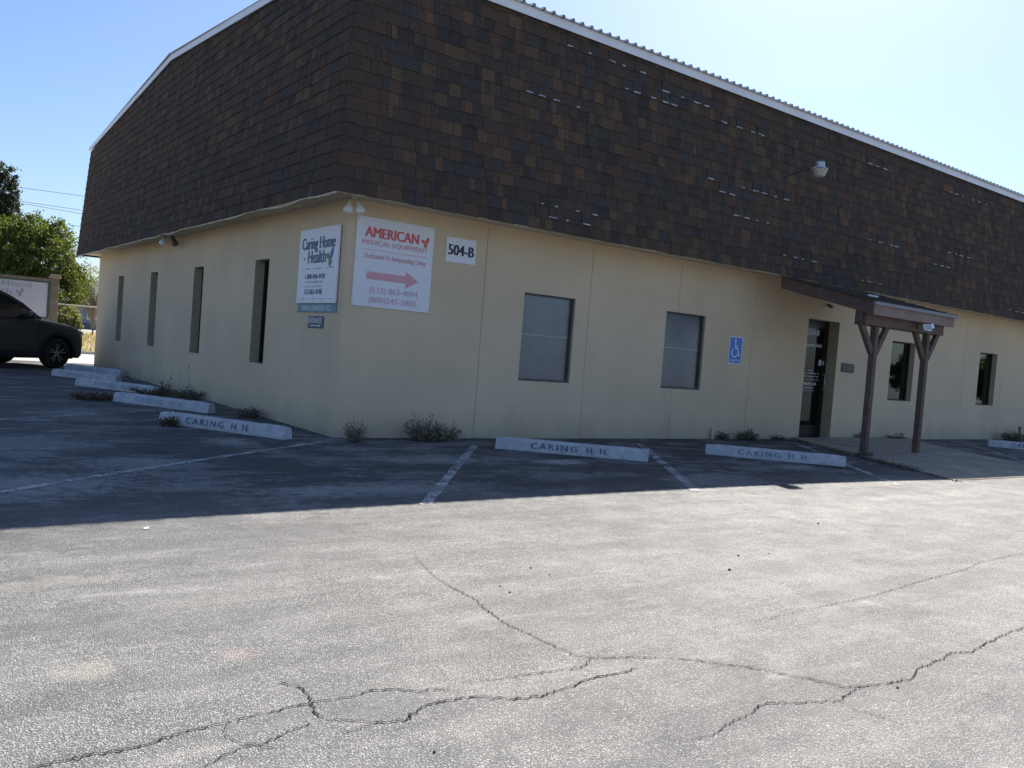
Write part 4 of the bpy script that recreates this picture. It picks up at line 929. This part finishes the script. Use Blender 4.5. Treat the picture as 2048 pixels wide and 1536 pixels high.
for x in xsn:
    zb, zs, w_ = zbot(x), interp(x, ZS), interp(x, WD); zs = max(zs, zb+.06)
    crown = .045
    half = [(w_*.97, zb), (w_, max(.50, zb+.01) if zs > .6 else zb+.01), (w_*1.0, zb+(zs-zb)*.62 if zb < .5 else zb+(zs-zb)*.4), (w_*.985, zs-.07 if zs-.07 > zb+.02 else zs-.02), (w_*.93, zs-.012), (w_*.80, zs+.012), (w_*.45, zs+crown*.8), (0, zs+crown)]
    zz = [p[1] for p in half]
    for i in range(1, 8): zz[i] = max(zz[i], zz[i-1]+.001)
    half = [(p[0], z) for p, z in zip(half, zz)]
    ring = [(-a, b) for a, b in half] + [(a, b) for a, b in half[::-1][1:]]
    for a_, b_ in ring: m.v.append((x, a_, b_))
    K = len(ring)
for i in range(len(xsn)-1):
    for j in range(K-1):
        a_ = i*K+j; m.f.append((a_, a_+1, a_+K+1, a_+K)); m.m.append(0)
m.f.append(tuple(range(K))[::-1]); m.f.append(tuple((len(xsn)-1)*K+j for j in range(K))); m.m += [0, 0]
body = m.build('body', M['paint'], CT, smooth=True, local=True)
GP = [(.98, 1.02, .76, .74), (.25, 1.04, .84, .0), (0, 1.05, .85, 0)]
st_ = [(1.02, 1.035), (.80, 1.17), (.55, 1.33), (.30, 1.465), (.10, 1.54), (-.3, 1.585), (-.9, 1.585), (-1.4, 1.545), (-1.65, 1.47), (-1.85, 1.30), (-2.02, 1.10)]
m = MB()
for x, zt_ in st_:
    t_ = (zt_-1.04)/(1.585-1.04); zb_ = 1.03; wb = .86 if x < .6 else .86-.12*(x-.6)/.4; wt_ = wb-.20*t_-.02
    for a_, b_ in ((-wb, zb_), (-(wb+wt_)/2-.012, (zb_+zt_)/2), (-wt_, zt_-.02), (-wt_*.6, zt_+.012), (0, zt_+.02), (wt_*.6, zt_+.012), (wt_, zt_-.02), ((wb+wt_)/2+.012, (zb_+zt_)/2), (wb, zb_)): m.v.append((x, a_, b_))
K = 9
for i in range(len(st_)-1):
    for j in range(K-1): a_ = i*K+j; m.f.append((a_, a_+K, a_+K+1, a_+1)); m.m.append(1 if (2 <= j <= 5 and 3 <= i <= 7) else 0)
M['carglass'] = mat('car_glass', (.012, .014, .016), .06, spec=.8, var=0)
m.build('cabin_glass', [M['carglass'], M['paint']], CT, smooth=True, local=True)
for s in (-1, 1):
    def gw(x, zt_): t_ = (zt_-1.04)/(1.585-1.04); wb = .86 if x < .6 else .86-.12*(x-.6)/.4; return wb-.20*t_-.02
    m = MB()
    for (x0_, z0_), (x1_, z1_) in zip(st_[:-1], st_[1:]): m.bar((x0_, s*(gw(x0_, z0_)+.0), z0_-.018), (x1_, s*(gw(x1_, z1_)+.0), z1_-.018), .05, .06)
    m.build('roof_rail_pillar', M['paint'], CT, local=True)
    m = MB(); m.bar((-.15, s*.872, 1.05), (-.25, s*.66, 1.56), .07, .03, up=(0, 1, 0)); m.bar((-1.15, s*.872, 1.05), (-1.3, s*.66, 1.54), .08, .03, up=(0, 1, 0)); m.build('door_pillar', M['clad'], CT, local=True)
    m = MB(); m.box((.50, min(s*.84, s*.95), 1.02), (.58, max(s*.84, s*.95), 1.06)); m.build('mirror_arm', M['clad'], CT, local=True)
    m = MB(); Mx = Matrix.Translation((.56, s*1.02, 1.10)) @ Matrix.Diagonal((.09, .12, .075, 1)); m.lathe([(math.sin(t_)*1., -math.cos(t_)) for t_ in np.linspace(.02, 3.12, 9)], 14, 0, Mx); m.build('mirror', M['paint'], CT, smooth=True, local=True)
    m = MB()
    for xw in (1.33, -1.33):
        P_ = [(xw+.415*math.cos(R(a_)), s*.905, .31+.415*math.sin(R(a_))) for a_ in range(-8, 189, 12)]
        for p, q in zip(P_[:-1], P_[1:]): m.bar(p, q, .05, .055, up=(0, 1, 0))
    m.bar((-.93, s*.90, .29), (.93, s*.90, .29), .05, .12); m.build('wheel_arch_trim', M['clad'], CT, local=True)
    for x_ in (.85, -.18, -1.12): m = MB(); m.bar((x_, s*.916, .36), (x_, s*.912, 1.0), .006, .008, up=(0, 1, 0)); m.build('door_gap', M['clad'], CT, local=True)
    m = MB(); m.bar((.0, s*.93, .93), (.0-.2, s*.93, .935), .02, .025); m.bar((-.95, s*.93, .935), (-1.13, s*.93, .94), .02, .025); m.build('door_handle', M['paint'], CT, local=True, bevel=.004)
    m = MB(); m.add([(2.07, s*.775, .74), (1.80, s*.893, .80), (1.78, s*.895, .86), (2.02, s*.80, .81)], [(0, 1, 2, 3)] if s > 0 else [(3, 2, 1, 0)]); m.build('headlight', M['lens'], CT, local=True)
    m = MB(); m.box((-2.2, min(s*.60, s*.80), .90), (-2.10, max(s*.60, s*.80), 1.02)); m.build('tail_lamp', M['tail'], CT, local=True, bevel=.01)
    for xw in (1.33, -1.33):
        Mw = Matrix.Translation((xw, s*.80, .33)) @ Matrix.Rotation(R(90*(-s)), 4, 'X')
        m = MB(); m.lathe([(.215, -.10), (.30, -.105), (.325, -.08), (.33, -.03), (.33, .03), (.325, .08), (.30, .105), (.215, .10)], 36, 0, Mw, caps=False); wh = m.build('wheel', M['tyre'], CT, smooth=True, local=True)
        m = MB(); m.lathe([(.0, .02), (.20, .02), (.225, .085), (.20, .10), (.19, .03), (.0, .025)], 32, 0, Mw, caps=False); m.build('rim', M['rimd'], wh, smooth=False, local=True)
        m = MB()
        for k in range(5):
            for dq in (-7, 7):
                a_ = 2*math.pi*k/5+R(dq)+.3; b2 = 2*math.pi*k/5+R(dq*1.7)+.3; m.bar(Mw @ Vector((.04*math.cos(a_), .04*math.sin(a_), .075)), Mw @ Vector((.205*math.cos(b2), .205*math.sin(b2), .088)), .018, .018, up=tuple((Mw.to_3x3() @ Vector((0, 0, 1)))))
        m.lathe([(.0, .07), (.045, .07), (.04, .085), (0, .088)], 12, 0, Mw); m.build('spokes', M['rim'], wh, local=True)
m = MB(); m.box((-1.95, -.62, .20), (1.95, .62, .55)); m.box((-2.15, -.70, .25), (-1.8, .70, .45)); m.box((1.8, -.62, .22), (2.12, .62, .40)); m.build('underbody', M['clad'], CT, local=True)
m = MB(); m.box((2.14, -.45, .40), (2.205, .45, .60)); m.build('grille', M['clad'], CT, local=True, bevel=.01)

# ------------------------------------------------------------------ monument sign (built in a frame facing the lot)
def P_at(px, py, depth):
    return CAM+(FWD+RIGHT*((px-1024)/FPX)-UP*((py-768)/FPX))*depth
A_ = P_at(106, 640, 22.5); ax = Vector((RIGHT.x*.96, RIGHT.y, 0)); ax = (Matrix.Rotation(R(34), 3, 'Z') @ Vector((RIGHT.x, RIGHT.y, 0)).normalized()); nx_ = Vector((ax.y, -ax.x, 0))
MO = Vector((A_.x, A_.y, 0)); Wm = 2.6
t = thing('monument_sign', 'faded white Caring Home Health board in dark green frame between tan posts behind the car', 'sign', MO)
M['tanpost'] = mat('tan_stucco_post', (.17, .145, .11), .9, bump=.2)
zt_ = 2.02
for k, nm in ((0, 'post'), (-Wm, 'post')):
    m = MB(); Mx = Matrix.Translation(MO+ax*k) @ Matrix.Rotation(math.atan2(ax.y, ax.x), 4, 'Z'); m.box((-.10, -.085, -.05), (.085, .085, zt_+.10), 0, Mx); p = m.build('post', M['tanpost'], t, bevel=.01)
    m = MB(); m.box((-.145, -.13, zt_+.10), (.13, .13, zt_+.14), 0, Mx); m.box((-.12, -.12, zt_+.15), (.12, .12, zt_+.19), 0, Mx); m.build('post_cap', M['concrete'], p, bevel=.01)
Mx = Matrix.Translation(MO) @ Matrix.Rotation(math.atan2(ax.y, ax.x), 4, 'Z')
m = MB(); m.box((-Wm+.11, -.07, zt_-.0), (-.11, .07, zt_+.07), 0, Mx); m.box((-Wm+.11, -.06, .15), (-.11, .06, 1.02), 0, Mx); m.build('back_panel', M['tanpost'], t)
m = MB(); m.box((-Wm+.12, -.07, 1.03), (-.12, -.0, 1.07), 0, Mx); m.box((-Wm+.12, -.07, zt_-.045), (-.12, .0, zt_-.005), 0, Mx); m.box((-.165, -.07, 1.07), (-.12, .0, zt_-.045), 0, Mx); m.box((-Wm+.12, -.07, 1.07), (-Wm+.165, .0, zt_-.045), 0, Mx); m.build('frame', mat('dark_green_frame', (.03, .075, .055), .5), t)
m = MB(); m.box((-Wm+.165, -.05, 1.07), (-.165, -.01, zt_-.045), 0, Mx); m.build('board', mat('weathered_grey_white_board', (.46, .47, .52), .6, var=.05), t)
frm = (Mx @ Vector((0, -.052, 0)), ax, Vector((0, 0, 1)), nx_)
for a_ in (('Caring Home', -1.28, 1.86, 1.5, .19), ('Health', -1.40, 1.67, .85, .16), ('1-800-846-4420', -1.30, 1.40, .9, .08), ('512-863-4748', -1.30, 1.22, .8, .07)):
    m = MB(); m.text(a_[0], *frm, *a_[1:]); m.build('lettering', M['grey_ink'], t)
m = MB(); m.prism([(-2.3, 1.53), (-.4, 1.53), (-.4, 1.535), (-2.3, 1.535)], *frm, 0, .002); m.build('printed_line', M['pale_ink'], t)
m = MB(); butterfly(m, frm, -.80, 1.66, .13); m.build('butterfly', M['grey_ink'], t)
lt = thing('sign_lamp', 'small pale lamp on top of the white monument board at the left edge', 'lamp', Mx @ Vector((-1.55, 0, zt_+.07)))
m = MB(); m.tube([Mx @ Vector((-1.55, -.0, zt_+.07)), Mx @ Vector((-1.55, -.02, zt_+.22)), Mx @ Vector((-1.55, -.20, zt_+.30))], .018, 8); m.build('arm', M['galv'], lt)
m = MB(); m.lathe([(.02, .1), (.06, .06), (.12, -.04), (.10, -.06), (.0, -.07)], 16, 0, Matrix.Translation(Mx @ Vector((-1.55, -.24, zt_+.26)))); m.build('shade', M['bulb'], lt, smooth=True)

# ------------------------------------------------------------------ chain link fence
M['wire'] = mat('weathered_galvanised_wire', (.42, .38, .30), .6, metal=.2)
t = thing('chain_link_fence', 'galvanised chain link fence with top rail crossing the dry grass', 'fence', (-1, 22.2, 0))
fz = lambda x: hill(x, 22.2)
fy = 22.2; FT = 1.52; x0_, x1_ = -7., 8.
m = MB(); m.tube([(x0_, fy, FT), (x1_, fy, FT)], .022, 8); m.build('top_rail', M['wire'], t, smooth=True)
x_ = x0_
while x_ <= x1_: m = MB(); m.tube([(x_, fy+.03, -.1), (x_, fy+.03, FT+.05)], .026, 8); m.build('fence_post', M['wire'], t, smooth=True); x_ += 3.0
V = []; F_ = []
sp = .075; hgt = FT-.03; nW = int((x1_-x0_)/sp)
for i in range(-int(hgt/sp), nW):
    for sgn in (1, -1):
        xa = x0_+i*sp; xb = xa+hgt
        if sgn < 0: za, zb2 = hgt, .03
        else: za, zb2 = .03, hgt
        if xb < x0_ or xa < x0_-.001 or xb > x1_: continue
        o_ = len(V); w_ = .0022; V += [(xa-w_, fy-.004*sgn, za), (xa+w_, fy-.004*sgn, za), (xb+w_, fy-.004*sgn, zb2), (xb-w_, fy-.004*sgn, zb2)]; F_.append((o_, o_+1, o_+2, o_+3))
o = raw('wire_mesh', V, F_, M['wire'], t); o['kind'] = 'stuff'

# ------------------------------------------------------------------ trees
def tree(name, label, base, height, crown, n_cl, leafn, leaf_s, m_leaf, trunk_r=.16, limbs=9, seed=1, cat='tree', trunk_h=.35, m_bark=None, grp=None):
    """crown: list of (dx,dy,z,rx,ry,rz) lobes"""
    rg = np.random.default_rng(seed); rd = random.Random(seed)
    base = Vector(base); t = thing(name, label, cat, base, 0, grp); mbk = m_bark or M['bark']
    m = MB(); fork = base+Vector((0, 0, height*trunk_h))
    m.tube([base-Vector((0, 0, .2)), base+Vector((.03, .02, height*trunk_h*.5)), fork], [trunk_r*1.3, trunk_r, trunk_r*.85], 9); m.build('trunk', mbk, t, smooth=True)
    for i in range(limbs):
        c = crown[i % len(crown)]; tgt = base+Vector((c[0]+rd.gauss(0, .4)*c[3], c[1]+rd.gauss(0, .4)*c[4], c[2]+rd.gauss(.2, .4)*c[5]))
        mid = fork.lerp(tgt, .5)+Vector((rd.gauss(0, .12), rd.gauss(0, .12), rd.gauss(.1, .1)))*height*.15
        m = MB(); m.tube([fork-Vector((0, 0, .1)), mid, tgt], [trunk_r*.55, trunk_r*.3, trunk_r*.08], 6)
        for k in range(4):
            q = mid.lerp(tgt, rd.random()); m.tube([q, q+Vector((rd.gauss(0, .35), rd.gauss(0, .35), rd.gauss(.1, .35)))*c[3]*.5], [trunk_r*.14, trunk_r*.04], 4)
        m.build('limb', mbk, t, smooth=True)
    if leafn:
        wts = np.array([c[3]*c[4]*c[5] for c in crown])**.7; wts /= wts.sum()
        li = rg.choice(len(crown), n_cl, p=wts); cr_ = np.array(crown)[li]
        d = rg.normal(size=(n_cl, 3)); d /= np.linalg.norm(d, axis=1, keepdims=True); rad = rg.uniform(.35, 1.04, n_cl)**.6
        cen = np.array(base)+cr_[:, :3]+d*rad[:, None]*cr_[:, 3:6]
        cs = rg.uniform(.10, .30, n_cl)*np.mean([c[3] for c in crown])*.55
        C_ = np.repeat(cen, leafn, 0); S_ = np.repeat(cs, leafn); n_ = len(C_)
        p = C_+rg.normal(size=(n_, 3))*S_[:, None]*np.array([1, 1, .7])
        a = rg.normal(size=(n_, 3)); a[:, 2] -= .3; a /= np.linalg.norm(a, axis=1, keepdims=True); b = np.cross(a, rg.normal(size=(n_, 3))); b /= np.linalg.norm(b, axis=1, keepdims=True)
        ls = rg.uniform(.6, 1.3, n_)[:, None]*leaf_s
        V = np.stack([p-a*ls, p+b*ls*.42, p+a*ls, p-b*ls*.42], 1).reshape(-1, 3)
        raw('crown', V, np.arange(4*n_).reshape(-1, 4), m_leaf, t)['kind'] = 'stuff'
    return t
q = P_at(60, 620, 31); gx, gy = q.x, q.y; s = 31/FPX
def off(dx, dy=0): v = Vector((RIGHT.x, RIGHT.y, 0)).normalized()*dx+_f0*dy; return v.x, v.y
def lobes(L, depth, base, px0):
    out = []
    for (px, py, rp, rz_, dd) in L:
        c = P_at(px, py, depth+dd); r_ = rp*(depth/FPX); out.append((c.x-base[0], c.y-base[1], c.z-base[2], r_, r_, rz_*(depth/FPX)))
    return out
bz_ = hill(gx, gy); bs = (gx, gy, bz_)
LB = lobes([(40, 500, 70, 65, 0), (100, 520, 62, 62, -.3), (20, 570, 75, 55, -.6), (110, 590, 48, 50, -.5), (-60, 560, 80, 80, .2), (120, 470, 24, 30, 0), (60, 470, 45, 45, .3), (148, 560, 26, 40, 0), (-130, 600, 70, 70, 0)], 31, bs, 60)
tree('bushy_tree', 'large sunlit bright green bushy tree behind the monument sign', bs, 3.6, LB, 1500, 42, .062, M['leaf'], .14, 12, 3)
LB = lobes([(134, 640, 22, 34, 0), (140, 680, 20, 26, 0), (122, 665, 20, 40, 0), (150, 652, 12, 14, 0)], 26.5, (q.x+1.3, q.y-4, .1), 0)
q2 = P_at(130, 700, 26.5); bs2 = (q2.x, q2.y, hill(q2.x, q2.y)); LB = lobes([(134, 640, 22, 30, 0), (138, 672, 20, 22, 0), (122, 665, 20, 34, 0), (152, 650, 10, 14, 0)], 26.5, bs2, 0)
tree('roadside_shrub', 'small pale green shrub right beside the monument sign post in front of the fence', bs2, .8, LB, 260, 26, .05, M['leafy'], .03, 5, 9, cat='shrub', trunk_h=.3)
q = P_at(0, 600, 46); bs = (q.x-.6, q.y, .4)
LB = lobes([(-30, 430, 52, 70, 0), (5, 385, 26, 40, 0), (-10, 345, 26, 22, 0), (18, 430, 24, 34, .2), (22, 350, 12, 16, 0), (-70, 400, 60, 80, 0), (0, 500, 60, 70, 0), (30, 395, 9, 14, 0)], 46, bs, 0)
tree('tall_dark_tree', 'taller dark blue green tree rising behind the bright bushy tree', bs, 8, LB, 1100, 30, .085, M['leafd'], .2, 12, 5)
q = P_at(186, 640, 40); bs = (q.x, q.y, .4)
LB = lobes([(180, 570, 30, 45, 0), (165, 600, 24, 40, 0), (196, 590, 30, 60, 0), (172, 540, 14, 22, 0)], 40, bs, 0)
tree('sparse_tree', 'sparse half bare grey twigged tree seen between green tree and building', bs, 2.6, LB, 330, 12, .035, M['leafy'], .10, 26, 8, m_bark=M['twig'], trunk_h=.3)
# blocks the gap below: dark mass of far trees
q = P_at(150, 640, 75); bs = (q.x, q.y, .4)
LB = lobes([(60, 600, 90, 45, 0), (-60, 590, 100, 60, 0), (-200, 600, 100, 60, 0), (125, 610, 40, 26, 0)], 75, bs, 0)
tree('far_tree_belt', 'dark belt of far trees low behind the bushy tree', bs, 3, LB, 700, 30, .13, M['leafd'], .2, 6, 12, cat='trees')

# house far beyond the field
q = P_at(165, 650, 60); HO = Vector((q.x, q.y, .4)); hx = Vector((RIGHT.x, RIGHT.y, 0)).normalized(); hr = math.atan2(hx.y, hx.x)
H_ = thing('far_house', 'far pale blue house with grey roof behind the bare tree', 'house', HO, hr)
m = MB(); m.box((-2.2, 0, 0), (5.5, 5, 1.9)); m.build('wall', mat('pale_blue_siding', (.16, .24, .36), .8), H_, local=True)
m = MB(); m.prism([(-.5, 1.9), (5.5, 1.9), (2.5, 3.6)], (-2.5, 0, 0), (0, 1, 0), (0, 0, 1), (1, 0, 0), 0, 8.3); m.build('roof', mat('far_roof', (.20, .23, .17), .8), H_, local=True)
for x_ in (-1.2, .3, 1.8, 3.4):
    m = MB(); m.box((x_, -.04, .7), (x_+.7, .02, 1.5)); w_ = m.build('window', M['white_metal'], H_, local=True)
    m = MB(); m.box((x_+.08, -.06, .78), (x_+.62, -.042, 1.42)); m.build('pane', M['carglass'], w_, local=True)
m = MB(); m.box((-2.3, -.5, -.02), (5.6, -.3, .45)); m.build('porch_wall', mat('dark_blue_skirting', (.05, .10, .18), .8), H_, local=True)

# power lines
PL = [P_at(-500, 301, 55), P_at(900, 492, 55)]
for k, px_ in enumerate((-430, 640)):
    pass
wires = [((40, 375), (165, 392), 'highest power line between the dark tree and the roof edge'), ((45, 403), (160, 420), 'second power line from the top left of the building'), ((45, 407), (160, 427), 'third power line from the top, close under the second'), ((130, 449), (160, 453), 'lowest power line just above the bushy tree')]
ends = []
for (a_, b_, lb) in wires:
    k_ = (b_[1]-a_[1])/(b_[0]-a_[0]); p0 = P_at(-420, a_[1]+k_*(-420-a_[0]), 52); p1 = P_at(560, a_[1]+k_*(560-a_[0]), 58); pts = [p0.lerp(p1, t_) - Vector((0, 0, .5*4*t_*(1-t_)*0.0)) for t_ in np.linspace(0, 1, 12)]
    m = MB(); m.tube(pts, .014, 5); o = m.build('power_line', M['darkbulb']); tag(o, lb, 'cable', 'power lines left of the building'); ends.append((p0, p1))
for k in (0, 1):
    top = max(e_[k].z for e_ in ends); c = ends[0][k]; t = thing('utility_pole', ('wooden utility pole carrying the power lines beyond the left edge', 'wooden utility pole carrying the power lines hidden behind the building')[k], 'pole', (c.x, c.y, .4))
    m = MB(); m.tube([(c.x, c.y+.12, .0), (c.x, c.y+.12, top+.5)], [.14, .1], 10); m.build('shaft', M['bark'], t)
    m = MB(); m.bar((c.x-1, c.y+.2, top-.12), (c.x+1, c.y-.0, top-.12), .1, .12); m.build('crossarm', M['bark'], t)

# trees across the lot, seen mirrored in the window panes
for i, (x, y, h) in enumerate(((40, -10, 3.2), (52, -14, 4.2), (47, -18, 3.4))):
    LB = [(0, 0, h*.6, h*.38, h*.38, h*.34), (h*.25, .5, h*.45, h*.3, h*.3, h*.28), (-h*.28, -.4, h*.5, h*.3, h*.3, h*.3)]
    tree('roadside_tree', ('nearest roadside tree mirrored in the far window pane', 'middle roadside tree mirrored in the far window pane', 'last roadside tree mirrored in the far window pane')[i], (x, y, 0), h, LB, 420, 20, .16, M['leaf'], .18, 6, 30+i)
